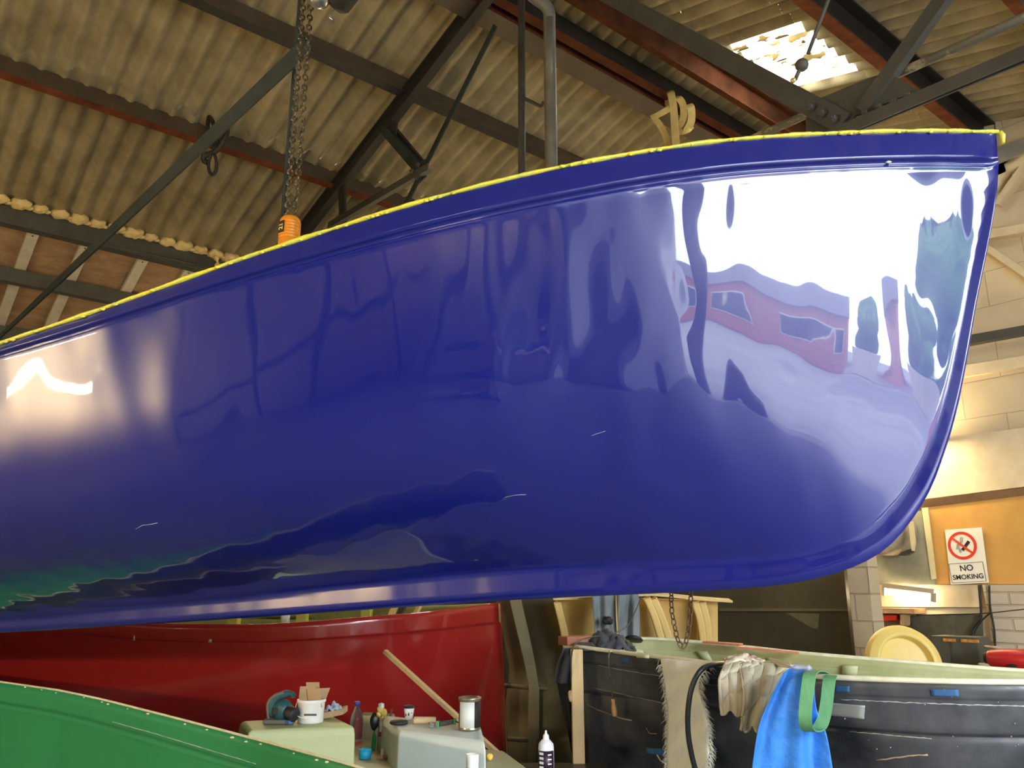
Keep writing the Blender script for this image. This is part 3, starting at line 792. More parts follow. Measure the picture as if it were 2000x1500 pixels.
MB().box(W(-5.0, -19.5, 1.3), (11, 5, 2.6), A, B).build('wall', M_redbrick, parent=bld)
MB().prof(W(-10.6, -19.5, 2.6), W(0.6, -19.5, 2.6), [(-2.8, 0), (2.8, 0), (0, 0.9)]).build('roof', mat('roof_slate', (0.08, 0.08, 0.09), rough=0.7), parent=bld)
for a in (-8.5, -5.8, -2.9, -0.6):
    f = MB().box(W(a, -16.98, 1.5), (1.1, 0.08, 1.2), A, B).build('window', M_white, parent=bld)
    MB().box(W(a, -16.95, 1.5), (0.95, 0.08, 1.05), A, B).build('pane', mat('dark_glass', (0.03, 0.04, 0.05), rough=0.05), parent=f)
M_leaf = mat('foliage', (0.03, 0.10, 0.02), (0.10, 0.22, 0.05), 8, rough=0.8, bump=0.05)
def tree(a, b, h, r, lab):
    t = thing('tree', W(a, b, 0), lab, 'tree')
    MB().tube([W(a, b, 0), W(a + .1, b, h*0.5), W(a, b, h*0.8)], [0.16, 0.12, 0.06], 8).build('trunk', mat('bark', (0.10, 0.07, 0.05), rough=0.9), parent=t)
    mb = MB(); rnd = random.Random(int(a * 10))
    for i in range(22):
        c = W(a + rnd.uniform(-r, r)*0.8, b + rnd.uniform(-r, r)*0.8, h*0.62 + rnd.uniform(-0.45, 0.45)*h*0.6)
        mb.ball(c, r * rnd.uniform(0.3, 0.5), 8, noise=0.25)
    mb.build('foliage', M_leaf, parent=t)
tree(6.4, -14, 5.2, 2.2, 'green tree right of the yard outside the door')
tree(11.8, -14, 3.6, 1.6, 'broad green tree beyond the right side of the yard')
tree(3.4, -22, 3.2, 1.4, 'small green tree behind the low yard wall')
MB().box(W(6.5, -17.2, 0.7), (10, 0.2, 1.4), A, B).build('yard_wall', mat('yard_wall', (0.55, 0.5, 0.42), rough=0.9), label='low pale wall closing the yard outside the door', cat='wall')

# fluorescent lamps, with unseen fill ones added for light
M_tube = emis('lit_tube', (1.0, 0.76, 0.41), 165.0)
M_tubew = emis('lit_tube_bright', (1.0, 0.78, 0.45), 150.0)
M_fit = mat('lamp_body', (0.35, 0.32, 0.24), rough=0.5)
def lamp(p, q, lab, r=0.02, m=None, hang=0.0, wall=None):
    p, q = V(p), V(q); d = (q - p).normalized()
    root = thing('fluorescent_lamp', (p + q) / 2, lab, 'lamp', None)
    up = V((0, 0, 0.05)) if wall is None else wall * 0.05
    sd = up.normalized()
    MB().beam(p + up, q + up, 0.05, 0.035, up=sd if abs(sd.z) > 0.5 else V((0, 0, 1))).build('body', M_fit, parent=root)
    MB().tube([p + d*0.02, q - d*0.02], r, 12).build('tube', m or M_tube, parent=root)
    for e in (p, q): MB().beam(e - d*0.012, e + d*0.012, 0.045, 0.07).build('end_cap', M_fit, parent=root)
    if hang:
        for e in (p + d*0.2, q - d*0.2): MB().tube([e + up, e + up + V((0, 0, hang))], 0.004, 6).build('wire', M_ink, parent=root)
    return root
def hl(px, py, k, L, ax, lab):
    c = at(px, py, k); zz = roofz(c.dot(B)) - c.z - 0.1
    return lamp(c - ax*L/2, c + ax*L/2, lab, hang=zz)
def fill_standlamp(px, py, k, L, lab):
    c = at(px, py, k); r = lamp(c - A*L/2, c + A*L/2, lab)
    for e in (-0.8, 0.8): MB().tube([c + A*e*L/2 + V((0, 0, 0.05)) + B*0.03, V((c.x, c.y, 0)) + A*e*L/2 + B*0.03], 0.014, 8).build('stand', M_ink, parent=r)
fill_standlamp(640, 850, 7.2, 1.5, 'added fill lamp on a stand, unseen behind the red boat and the blue hull')  # added lamp hidden by the hull, put in to light the roof
pl_ = at(1250, 1060, 6.0); c = W(6.43, pl_.dot(B), 2.175)
lamp(c - B*0.7, c + B*0.7, 'added fill lamp along the top of the dark partition, unseen behind the blue hull')  # second hidden lamp, also added to brighten the roof
wl = onA(1775, 862, A1 - 0.25)
lamp(wl - B*0.30, wl + B*0.9, 'bright fluorescent lamp on the cream gable wall beside the blue hull', m=M_tubew, wall=A)
MB().box(wl + A*0.15 + B*0.3, (0.2, 0.05, 0.04), A, B).build('lamp_bracket', M_fit, label='short bracket holding the lamp off the cream gable wall', cat='bracket')
c0, c1 = onA(1727, 1155, A1 - 0.12), onA(1823, 1167, A1 - 0.12)
lamp(c0, c1, 'lit fluorescent tube on the wall under the grey-green panel', r=0.022, m=emis('lit_tube_soft', (1.0, 0.80, 0.5), 35.0), wall=V((0, 0, 1)))
lamp(W(A0 + 0.14, 2.35, 1.83), W(A0 + 0.14, 3.15, 1.83), 'fluorescent lamp on the boarded end wall left behind the camera', m=emis('lit_tube_strong', (1.0, 0.78, 0.45), 700.0), wall=-A)
lamp(W(A0 + 0.3, 5.6, 3.6), W(A0 + 1.8, 5.6, 3.6), 'added fill lamp hanging out of view near the left end of the shed', hang=1.4)  # out-of-view tube added for general warm light in the shed
lamp(W(-1.9, -0.6, 3.3), W(-0.7, -0.6, 3.3), 'added fill lamp hanging out of view above and behind the camera', hang=1.3)  # lamp added to brighten the wall that the hull mirrors

# ================================================================== HOISTS, CHAINS AND SLINGS
def chain(path, L, r, m, name='chain', parent=None, **kw):
    # alternate oval links along a path
    P = [V(p) for p in path]; acc = [0]
    for i in range(len(P) - 1): acc.append(acc[-1] + (P[i+1] - P[i]).length)
    tot = acc[-1]; step = L * 0.74; n = int(tot / step)
    mb = MB(); seg = 0
    for k in range(n):
        s = (k + 0.5) * step
        while seg < len(P) - 2 and acc[seg+1] < s: seg += 1
        t = (s - acc[seg]) / (acc[seg+1] - acc[seg]); c = P[seg].lerp(P[seg+1], t)
        X = (P[seg+1] - P[seg]).normalized(); ref = V((0.3, 1, 0.1)).normalized()
        Y = (ref - X * ref.dot(X)).normalized(); Z = X.cross(Y)
        S1 = (Y + Z).normalized() if k % 2 else (Y - Z).normalized()
        pts = []
        for j in range(10):
            a = 2*math.pi*j/10; ca, sa = math.cos(a), math.sin(a)
            pts.append(c + X*((L/2 - r*0.9 - L*0.28) * (1 if ca > 0.01 else -1 if ca < -0.01 else 0) + ca*L*0.28) + S1*sa*L*0.30)
        mb.tube(pts, r, 6, closed=True)
    return mb.build(name, m, parent=parent, **kw)
def ribbon(path, wdir, w, t=0.003, n=40):
    q = crv([V(p) for p in path], n); mb = MB(); rows = []
    for i in range(n + 1):
        T = (q[min(n, i+1)] - q[max(0, i-1)]).normalized()
        wd = wdir if not callable(wdir) else wdir(i / n)
        wd = (wd - T * wd.dot(T)).normalized(); N = T.cross(wd)
        rows.append([q[i] - wd*w/2 - N*t/2, q[i] + wd*w/2 - N*t/2, q[i] + wd*w/2 + N*t/2, q[i] - wd*w/2 + N*t/2])
    mb.grid(rows, closed_u=True, smooth=False)
    mb.add(rows[0], [(0, 1, 2, 3)]); mb.add(rows[-1], [(3, 2, 1, 0)])
    return mb

k = 3.3
hp = at(566, 450, k)
hst = thing('chain_hoist', hp, 'orange hoist hook block numbered 21 hanging on two chain falls over the blue hull', 'hoist')
prof = [(0.0, 0.058), (0.030, 0.057), (0.040, 0.045), (0.0435, 0.030)]
for i in range(6): prof += [(0.0435, 0.026 - i*0.013), (0.041, 0.023 - i*0.013), (0.0435, 0.020 - i*0.013)]
prof += [(0.0435, -0.11), (0.03, -0.12), (0.0, -0.12)]
MB().lathe(prof[::-1], hp, n=32).build('hook_block', M_orange, parent=hst)
MB().tube(crv([hp + V(p) for p in ((0, 0, -0.12), (0, 0, -0.17), (0.03, 0, -0.2), (0.028, 0, -0.25), (-0.012, 0, -0.265), (-0.04, 0, -0.235))], 24), [0.014]*18 + [0.013, 0.012, 0.011, 0.010, 0.008, 0.006, 0.004], 10).build('hook', M_steel, parent=hst)
def vline(px, py, k, z1):
    p = at(px, py, k); return [p, V((p.x, p.y, z1))]
ztop = roofz(hp.dot(B)) - 0.05
chain(vline(560, 428, k, ztop), 0.034, 0.0042, M_chain, 'chain', parent=hst)
chain(vline(576, 428, k, ztop), 0.034, 0.0042, M_chain, 'chain', parent=hst)
MB().tube(vline(551, 440, 3.56, roofz(3.3) - 0.1), 0.0095, 8).build('steel_rod', M_steelb, label='thin dark vertical rod hanging just left of the hoist chain', cat='rod')
# number plate on the hook block
def text(s, loc, size, X, Y, m, parent, name='lettering', ext=0.0004, bold=0.0, align='CENTER'):
    cu = bpy.data.curves.new(name, 'FONT'); cu.body = s; cu.size = size; cu.align_x = align; cu.align_y = 'CENTER'; cu.extrude = ext; cu.offset = bold
    ob = bpy.data.objects.new(name, cu); COL.objects.link(ob)
    bpy.context.view_layer.update()
    me = bpy.data.meshes.new_from_object(ob.evaluated_get(bpy.context.evaluated_depsgraph_get()))
    COL.objects.unlink(ob); bpy.data.objects.remove(ob)
    Z = X.cross(Y)
    mb = MB(); mb.add([V(loc) + X*v.co.x + Y*v.co.y + Z*v.co.z for v in me.vertices], [list(p.vertices) for p in me.polygons])
    return mb.build(name, m, parent=parent, fixn=False)
nv = (V((-0.55, -0.83, 0))).normalized(); Xv = V((0.83, -0.55, 0)).normalized()
c = hp + nv*0.0445 + V((0, 0, 0.0))
pl = MB().box(c, (0.030, 0.003, 0.050), Xv, nv, V((0, 0, 1))).build('number_plate', M_ink, parent=hst)
text('21', c + nv*0.002, 0.030, V((0, 0, 1)), -Xv, mat('yellow_print', (0.95, 0.75, 0.3), rough=0.5), pl, ext=0.0006, bold=0.0006)
# hoist body at the top edge
q = at(655, -4, 3.35)
hbd = thing('hoist_body', q, 'black and silver chain hoist body at the top edge beside the chain', 'hoist')
MB().lathe([(0.0, -0.02), (0.055, -0.02), (0.07, 0.0), (0.07, 0.12), (0.05, 0.14), (0.0, 0.14)], q + V((0.0, 0, -0.01)), V((0.7, -0.5, 0.5)), n=24).build('motor', M_black, parent=hbd)
MB().lathe([(0.0, 0), (0.045, 0), (0.05, 0.02), (0.04, 0.05), (0.0, 0.06)], q + V((-0.045, -0.03, -0.02)), V((-0.6, -0.6, -0.5)), n=20).build('housing', mat('cast_alloy', (0.35, 0.34, 0.32), (0.5, 0.5, 0.48), 20, rough=0.3, metal=0.8), parent=hbd)
MB().box(at(647, 36, 3.3), (0.022, 0.02, 0.02), V((0.8, 0.3, -0.5)).normalized()).build('buckle', mat('cast_alloy', (0.4, 0.4, 0.4)), parent=hbd, bevel=0.003)
MB().tube([q, V((q.x, q.y, roofz(q.dot(B)) - 0.05))], 0.02, 8).build('hanger', M_black, parent=hbd)
# shackle and hook on the long purlin
c = onroof(420, 268, 0.2)
kk = proj(c)[2] - 0.08
sh = thing('lifting_shackle', c, 'dark chain shackle and ring hooked round the long brown purlin', 'shackle')
def ring(pts, r, nm):
    MB().tube(crv([at(x, y, kk + dz) for x, y, dz in pts], 40), r, 8).build(nm, M_black, parent=sh)
ring([(408, 228, 0.12), (406, 250, 0), (418, 290, -0.02), (424, 268, 0), (416, 240, 0.02), (410, 228, 0.12)], 0.016, 'link')
ring([(444, 236, 0.12), (442, 262, 0), (425, 292, -0.02), (410, 300, 0), (400, 305, 0)], 0.020, 'link')
ring([(400, 296, 0), (398, 312, 0), (406, 318, 0)], 0.022, 'pin')
ring([(414, 296, 0), (408, 315, 0), (408, 332, 0), (415, 341, 0), (422, 332, 0), (422, 312, 0), (416, 296, 0)], 0.013, 'ring')
# yellow webbing sling
c = onroof(1310, 230, 0.24); kk = proj(c)[2] - 0.30
sl = thing('webbing_sling', at(1320, 230, kk - 0.1), 'yellow webbing sling knotted round the red roof purlin', 'sling')
def strap(pts, w, nm='strap', wd=V((1, -0.3, 0))):
    ribbon([at(x, y, kk + dz) for x, y, dz in pts], wd, w, 0.006, 36).build(nm, M_sling, parent=sl)
strap([(1303, 176, 0.30), (1307, 178, 0.05), (1311, 184, -0.10), (1316, 215, -0.12), (1318, 250, -0.14), (1322, 300, -0.14)], 0.060)
strap([(1301, 178, 0.25), (1302, 200, 0.05), (1304, 212, -0.02)], 0.030)
strap([(1308, 212, -0.03), (1290, 222, -0.05), (1272, 231, -0.05)], 0.050, wd=V((0.35, 0, 1)))
strap([(1274, 228, -0.05), (1288, 243, -0.03), (1298, 262, 0), (1303, 278, 0), (1302, 296, 0)], 0.050)
strap([(1318, 190, -0.02), (1326, 192, -0.10), (1334, 205, -0.13), (1335, 228, -0.12), (1328, 245, -0.08), (1322, 254, -0.02)], 0.055, wd=V((1, -0.35, 0.1)))
strap([(1345, 204, 0.05), (1350, 212, -0.06), (1350, 236, -0.10), (1343, 252, -0.09), (1334, 258, -0.06)], 0.060, wd=V((1, -0.3, 0.15)))
strap([(1351, 246, -0.09), (1340, 256, -0.10), (1322, 259, -0.06)], 0.050, wd=V((0.2, 0, 1)))


# rusty chain loop below the hull
kk = 2.62
p0, p1 = at(1311, 1152, kk), at(1349, 1152, kk)
lp = crv([p0, at(1312, 1190, kk), at(1318, 1225, kk), at(1325, 1252, kk), at(1334, 1264, kk), at(1341, 1250, kk), at(1346, 1222, kk), at(1349, 1190, kk), p1], 60)
chain(lp, 0.026, 0.0024, M_rchain, 'hanging_chain', label='rusty chain loop hanging down from the keel of the blue hull', cat='chain')

# ================================================================== BACK OF THE SHED BELOW THE HULL
M_dark = mat('dark_partition', (0.040, 0.036, 0.021), (0.064, 0.058, 0.032), 2.0, rough=0.45)
pa = 6.45
pts = [onA(1657, 1200, pa), onA(820, 1200, pa)]
b0_, b1_ = pts[0].dot(B), pts[1].dot(B)
MB().slab([W(pa, b0_, 0), W(pa, b1_, 0), W(pa, b1_, 2.15), W(pa, b0_, 2.15)], A*0.06).build('dark_partition', M_dark, label='dark olive partition board behind the black boat', cat='partition')
MB().slab([onA(x, y, pa - 0.012) for x, y in ((1535, 1197), (1600, 1199), (1597, 1228), (1588, 1228))], A*0.01).build('board_offcut', mat('dull_green_sheet', (0.16, 0.15, 0.07), (0.11, 0.10, 0.05), 9, rough=0.6), label='small triangular dull green sheet on the dark partition', cat='sheet')
MB().slab([onA(x, y, pa - 0.02) for x, y in ((1405, 1188), (1656, 1190), (1656, 1194), (1405, 1194))], A*0.02).build('rail', mat('olive_rail', (0.11, 0.10, 0.05), rough=0.6), label='thin olive rail along the dark partition', cat='rail')
# brick pillar
pc = onA(1678, 1200, 6.1); pb = pc.dot(B)
M_pillar = brickmat('pillar_brick', (0.60, 0.51, 0.34), (0.54, 0.46, 0.30), (0.44, 0.37, 0.24), bw=0.24, bh=0.20, msize=0.006, rot=tuple(B), noise=0.03, bump=0.01)
MB().box(W(6.22, pb, 1.3), (0.16, 0.175, 2.6), A, B).build('brick_pillar', M_pillar, label='narrow painted brick pillar right of the dark partition', cat='pillar', bevel=0.006)
# wall items in the opening
M_plast = mat('stained_plaster', (0.74, 0.60, 0.36), (0.56, 0.44, 0.26), 3, rough=0.8, ramp=(0.4, 0.75))
wallslab('plaster_band', ((1690, 1142), (1912, 1142), (1912, 1186), (1690, 1185)), 0.03, 0.02, M_plast, 'stained cream plaster band behind the lit tube', 'plaster')
wallslab('rough_brickwork', ((1918, 1142), (2700, 1142), (2700, 1340), (1940, 1290), (1932, 1205)), 0.07, 0.06, M_brickw, 'white painted rough brickwork at the right edge', 'brickwork')
wallslab('dark_board', ((1778, 1202), (1916, 1200), (1922, 1340), (1790, 1340)), 0.10, 0.03, mat('slate_board', (0.060, 0.055, 0.035), (0.10, 0.095, 0.065), 9, rough=0.5), 'dark slate coloured board with rows of faint marks, right of the round dish', 'board')
wallslab('wood_shelf', ((1693, 1187), (1786, 1189), (1786, 1199), (1693, 1197)), 0.22, 0.2, mat('raw_wood', (0.45, 0.26, 0.12), (0.55, 0.34, 0.17), 8, rough=0.7), 'short brown wooden shelf under the lit tube', 'shelf')
wallslab('red_box', ((1693, 1202), (1748, 1202), (1748, 1211), (1693, 1215)), 0.20, 0.12, mat('bright_red', (0.70, 0.035, 0.015), rough=0.5), 'flat bright red box under the wooden shelf', 'box')
wallslab('navy_board', ((1697, 1214), (1711, 1213), (1709, 1300), (1697, 1300)), 0.12, 0.06, mat('navy_panel', (0.02, 0.03, 0.09), rough=0.5), 'narrow navy panel beside the brick pillar', 'panel')
wallslab('shelf_bracket', ((1758, 1200), (1766, 1200), (1766, 1222), (1758, 1220)), 0.20, 0.14, mat('raw_wood', (0.45, 0.26, 0.12)), 'small wooden bracket holding up the wooden shelf', 'bracket')
def wire(pts, off, r, lab, m=M_ink, nm='wall_cable'):
    MB().tube(crv([onA(x, y, A1 - off) for x, y in pts], 30), r, 6).build(nm, m, label=lab, cat='cable')
wire([(1912, 1143), (1916, 1200), (1905, 1220), (1897, 1235), (1896, 1270)], 0.14, 0.010, 'dark cable curving down from the ochre board over the slate board')
wire([(1932, 1143), (1934, 1185), (1942, 1230), (1944, 1268)], 0.085, 0.008, 'dark cable running straight down beside the rough brickwork')
wire([(1936, 1195), (1915, 1215), (1902, 1240), (1905, 1272)], 0.15, 0.007, 'thin dark cable crossing in a curve at the brick edge')
wire([(1790, 1201), (1850, 1200), (1920, 1198), (2000, 1190)], 0.14, 0.004, 'thin wire strung across the wall above the slate board')
# extractor fan on the panel
fc = onA(1750, 1040, A1 - 0.056)
fan = thing('extractor_fan', fc, 'round grey metal fan housing with a dark underside, half hidden behind the bow', 'fan')
MB().lathe([(0.0, 0), (0.17, 0.0), (0.20, 0.03), (0.20, 0.22), (0.17, 0.26), (0.0, 0.27)], fc, -A, n=32).build('housing', mat('dusty_metal', (0.40, 0.37, 0.28), (0.20, 0.18, 0.12), 5, rough=0.45, metal=0.2), parent=fan)
MB().slab([onA(x, y, A1 - 0.40) for x, y in ((1760, 1078), (1778, 1072), (1781, 1078), (1770, 1085), (1752, 1086))], A*0.05).build('vent', M_ink, parent=fan)
MB().slab([onA(x, y, A1 - 0.39) for x, y in ((1774, 1020), (1781, 1018), (1786, 1060), (1783, 1076), (1780, 1076))], A*0.03).build('strip', mat('yellowed_tape', (0.75, 0.66, 0.35)), parent=fan)

# no smoking sign
sg = thing('no_smoking_sign', onA(1887, 1140, A1 - 0.06), 'white NO SMOKING sign with red prohibition ring on the ochre board', 'sign')
s4 = [onA(x, y, A1 - 0.055) for x, y in ((1857, 1142), (1931, 1138), (1917, 1030), (1845, 1035))]
M_sign = mat('sign_white', (0.88, 0.84, 0.68), rough=0.4)
MB().slab(s4, A*0.008).build('plate', M_sign, parent=sg, bevel=0.0015)
SX = (s4[1] - s4[0]); SW = SX.length; SX.normalize(); SY = (s4[3] - s4[0]); SH = SY.length; SY.normalize()
SY = (SY - SX*SY.dot(SX)).normalized()
SN = -A
def sp(u, v, d=0.0015): return s4[0] + SX*u*SW + SY*v*SH + SN*d
M_sred = mat('sign_red', (0.72, 0.045, 0.02), rough=0.4)
def flat2(nm, pts, m, d=0.0015): return MB().slab([sp(u, v, d) for u, v in pts], SN*0.0006).build(nm, m, parent=sg)
cx, cy, R = 0.50, 0.685, 0.385; asp = SW / SH
def disc(nm, r0, r1, m, d):
    mb = MB(); n = 48
    o = []
    for i in range(n):
        a = 2*math.pi*i/n
        o.append([sp(cx + r*math.cos(a), cy + r*math.sin(a)*asp, dd) for r, dd in ((r0, d), (r1, d), (r1, d + .0006), (r0, d + .0006))])
    for i in range(n):
        a, b = o[i], o[(i+1) % n]
        for j in range(4): mb.add([a[j], a[(j+1) % 4], b[(j+1) % 4], b[j]], [(0, 1, 2, 3)])
    return mb.build(nm, m, parent=sg)
disc('red_ring', R*0.80, R, M_sred, 0.0015)
def barpoly(x0, y0, x1, y1, w):
    dx, dy = x1 - x0, (y1 - y0) / asp; L = math.hypot(dx, dy); nx, ny = -dy / L * w/2, dx / L * w/2
    return [(x0 + nx, y0 + ny*asp), (x0 - nx, y0 - ny*asp), (x1 - nx, y1 - ny*asp), (x1 + nx, y1 + ny*asp)]
flat2('cigarette', barpoly(cx - 0.02, cy - 0.085, cx + 0.20, cy + 0.065, 0.085), M_ink, 0.0012)
for i in range(3): flat2('ash_line', barpoly(cx - 0.085 + i*0.02, cy - 0.13 + i*0.014, cx - 0.115 + i*0.02, cy - 0.075 + i*0.014, 0.010), M_ink, 0.0012)
for i in range(3):
    o_ = i*0.03
    ps = [(cx - 0.17 + o_, cy - 0.06), (cx - 0.13 + o_, cy + 0.02), (cx - 0.04 + o_, cy + 0.06), (cx - 0.01 + o_, cy + 0.15)]
    q_ = crv([sp(u, v, 0.0018) for u, v in ps], 14); MB().tube(q_, 0.0012, 4).build('smoke_line', M_ink, parent=sg)
flat2('red_bar', barpoly(cx - R*0.62, cy + R*0.60*asp, cx + R*0.62, cy - R*0.60*asp, 0.06), M_sred, 0.0022)
for x0, y0, x1, y1 in ((.05, .03, .95, .03), (.05, .37, .95, .37), (.05, .03, .05, .37), (.95, .03, .95, .37)):
    flat2('border_line', barpoly(x0, y0, x1, y1, 0.012), M_ink)
text('NO', sp(0.5, 0.275, 0.002), SH*0.150, SX, SY, M_ink, sg, bold=0.0010)
text('SMOKING', sp(0.5, 0.120, 0.002), SH*0.120, SX, SY, M_ink, sg, bold=0.0009)

# bench at the back right with its things
zb_ = 1.10
bp = [onZ(1760, 1312, zb_), onZ(2150, 1332, zb_)]
bq = bp[0].dot(A)
ben = thing('workbench', W(6.2, bp[1].dot(B) + 0.6, 0), 'dark workbench along the gable wall behind the black boat', 'bench')
bb1 = onA(1705, 1300, 6.0).dot(B); bb0 = onA(2500, 1300, 6.0).dot(B)
MB().box(W(6.25, (bb0 + bb1)/2, zb_ - 0.03), (1.0, bb1 - bb0, 0.06), A, B).build('bench_top', M_dark, parent=ben)
for a_ in (5.82, 6.68):
    for b_ in (bb0 + 0.08, bb1 - 0.08): MB().box(W(a_, b_, (zb_ - 0.06)/2), (0.07, 0.07, zb_ - 0.06), A, B).build('leg', M_dark, parent=ben)
M_cdish = mat('cream_moulding', (0.92, 0.70, 0.20), (0.88, 0.64, 0.17), 4, rough=0.45)
dc = onA(1772, 1296, 5.50)
ax = (V((0.12, -1, 0.22)) - ray(1772, 1290) * 0.25).normalized()
MB().lathe([(0.0, -0.055), (0.168, -0.05), (0.172, 0.012), (0.192, 0.018), (0.236, -0.01), (0.252, -0.055), (0.240, -0.10), (0.0, -0.10)][::-1], dc, ax, n=64).build('round_dish', M_cdish, label='large round cream moulding standing on edge behind the black boat', cat='moulding', bevel=0.004)
MB().box(V((dc.x, dc.y, (dc.z-0.27)/2)) + A*0.06, (0.35, 0.4, dc.z-0.27), A, B).build('crate', M_dark, label='dark crate under the round cream moulding', cat='crate')
def boxat(px, a, w, h, d, name, m, lab, cat, rot=0.0, bevel=0.004, par=None):
    c = onA(px, 1300, a); c.z = zb_ + h/2 + 0.001
    X = (B * -1); Y = A
    return MB().box(c, (w, d, h), X, Y).build(name, m, label=lab, cat=cat, bevel=bevel, parent=par)
M_grb = mat('grey_plastic_box', (0.09, 0.09, 0.07), (0.07, 0.07, 0.055), 8, rough=0.5)
M_lab = mat('worn_red_yellow_label', (0.75, 0.45, 0.05), (0.55, 0.08, 0.04), 30, rough=0.5)
for px, w, lab in ((1858, 0.16, 'dark grey tool case left of the other, right of the round dish'), (1898, 0.22, 'dark grey tool case with a red and yellow label strip')):
    o = boxat(px, 6.35, w*0.9, 0.19, 0.2, 'tool_case', M_grb, lab, 'case')
    c = onA(px, 1300, 6.35 - 0.102); c.z = zb_ + 0.165
    MB().box(c - B*0.01, (w*0.55, 0.004, 0.02), B*-1, A).build('label_strip', M_lab, parent=o)
rt = thing('red_power_tool', onA(1985, 1300, 6.0), 'red cylindrical power tool lying on the bench at the right edge', 'power tool')
c = onA(1985, 1300, 6.0); c.z = zb_ + 0.075
MB().lathe([(0.0, -0.16), (0.045, -0.16), (0.055, -0.14), (0.065, -0.05), (0.07, 0.10), (0.05, 0.14), (0.0, 0.14)], c, -B, n=24).build('body', mat('tool_red', (0.55, 0.02, 0.02), rough=0.35), parent=rt)
MB().lathe([(0.0, 0), (0.035, 0), (0.035, 0.02), (0.0, 0.02)], c + B*0.162, B, n=18).build('motor_vent', M_ink, parent=rt)
MB().box(c - V((0, 0, 0.04)) - A*0.06, (0.05, 0.03, 0.03), B, A).build('switch', M_ink, parent=rt, bevel=0.004)
vs = thing('bench_vice', onA(1945, 1300, 6.1), 'small rusty clamp with a T handle standing on the bench', 'clamp')
c = onA(1945, 1300, 6.1); c.z = zb_
MB().tube([c, c + V((0, 0, 0.13))], 0.016, 10).build('post', M_rust, parent=vs)
MB().tube([c + V((0, 0, 0.135)) - B*0.055, c + V((0, 0, 0.14)) + B*0.055], 0.010, 8).build('handle', mat('pale_metal', (0.45, 0.38, 0.25), rough=0.5), parent=vs)
c = onA(1925, 1300, 6.0); c.z = zb_
MB().lathe([(0, 0), (0.045, 0), (0.045, 0.035), (0.04, 0.04), (0, 0.04)], c, n=20).build('jar_lid', mat('pale_olive_tin', (0.40, 0.36, 0.22), rough=0.5), label='short pale tin on the bench left of the clamp', cat='tin')

# big olive moulding standing behind the red boat's bow
M_om = mat('olive_moulding', (0.115, 0.105, 0.055), (0.15, 0.135, 0.072), 5, rough=0.6)
M_or = mat('olive_rib', (0.24, 0.20, 0.10), (0.20, 0.17, 0.085), 6, rough=0.6)
om = thing('ribbed_moulding', at(1050, 1400, 5.7), 'tall dark olive moulding with a vertical rib, between the red and black boats', 'moulding')
def colx(y, a): return interp(a, y)
rows = []
zs = [1120, 1180, 1240, 1300, 1338, 1344, 1380, 1440, 1446, 1500, 1600, 1800]
L_ = [(1120, 962), (1180, 973), (1300, 998), (1342, 995), (1440, 978), (1500, 970), (1800, 940)]
R_ = [(1120, 1150), (1180, 1165), (1300, 1185), (1500, 1200), (1800, 1200)]
for y in zs:
    dk = 0.0 if y <= 1340 else (-0.05 if y < 1443 else -0.10)
    xl, xr = colx(y, L_), colx(y, R_)
    rows.append([at(xl + (xr - xl) * i / 14, y, 5.9 + dk - 0.35 * math.sin(math.pi * i / 14)) for i in range(15)])
MB().grid(rows).build('panel', M_om, parent=om, solid=(0.03, 0))
rb_ = [(1130, 990, 1010), (1180, 998, 1018), (1240, 1012, 1032), (1300, 1026, 1044), (1335, 1032, 1050), (1345, 1033, 1052), (1400, 1032, 1052), (1500, 1032, 1052), (1700, 1030, 1052)]
MB().grid([[at(a, y, 5.56), at(a + 1, y, 5.49), at(b, y, 5.49), at(b + 1, y, 5.56)] for y, a, b in rb_], smooth=False).build('rib', M_or, parent=om, solid=(0.01, 0))
for y in (1341, 1444):
    MB().tube([at(985 if y < 1400 else 972, y - 2, 5.66), at(1040, y + 2, 5.50), at(1150, y + 6, 5.60)], 0.016, 8).build('ledge', M_om, parent=om)

# cream moulding with ribs, behind the black boat
M_yg = mat('amber_grp', (0.86, 0.62, 0.22), (0.76, 0.53, 0.18), 4, rough=0.5)
ys = thing('yellow_moulding', at(1250, 1250, 5.3), 'amber yellow ribbed moulding standing behind the black boat', 'moulding')
rows = []
for y, z_ in ((1165, 0), (1185, 0.04), (1215, 0.08), (1245, 0.10), (1262, 0.10), (1290, 0.09), (1320, 0.08)):
    t = max(0, min(1, (y - 1165) / 97))
    xl = 1083 + 17 * t; xr = 1402
    rows.append([at(xl + (xr - xl) * i / 20, y + (8 - 16*0) * (i/20) * (1 - t), 5.3 + z_ + 0.10 * math.sin(math.pi * i / 20)) for i in range(21)])
MB().grid(rows).build('shell', M_yg, parent=ys, solid=(0.012, 0))
for pts in (((1262, 1166), (1277, 1200), (1296, 1262)), ((1275, 1168), (1292, 1205), (1312, 1262)), ((1355, 1172), (1367, 1210), (1374, 1262)), ((1370, 1174), (1380, 1215), (1384, 1262)), ((1088, 1175), (1100, 1225), (1106, 1262))):
    ribbon([at(x, y, 5.30) for x, y in pts] , V((1, 0, 0)), 0.05, 0.05, 16).build('rib', M_yg, parent=ys, bevel=0.012)
ribbon([at(x, y, 5.26) for x, y in ((1080, 1168), (1150, 1166), (1255, 1160), (1300, 1162), (1360, 1168), (1427, 1173))], V((0, 1, 0.15)), 0.10, 0.012, 30).build('flange', mat('amber_flange', (0.62, 0.46, 0.18), (0.75, 0.58, 0.26), 20, rough=0.7), parent=ys)
MB().box(V((at(1290, 1320, 5.4).x, at(1290, 1320, 5.4).y, at(1290, 1320, 5.4).z/2)), (0.8, 0.3, at(1290, 1322, 5.4).z - 0.01)).build('trestle', M_dark, label='dark trestle under the yellow ribbed moulding', cat='trestle')

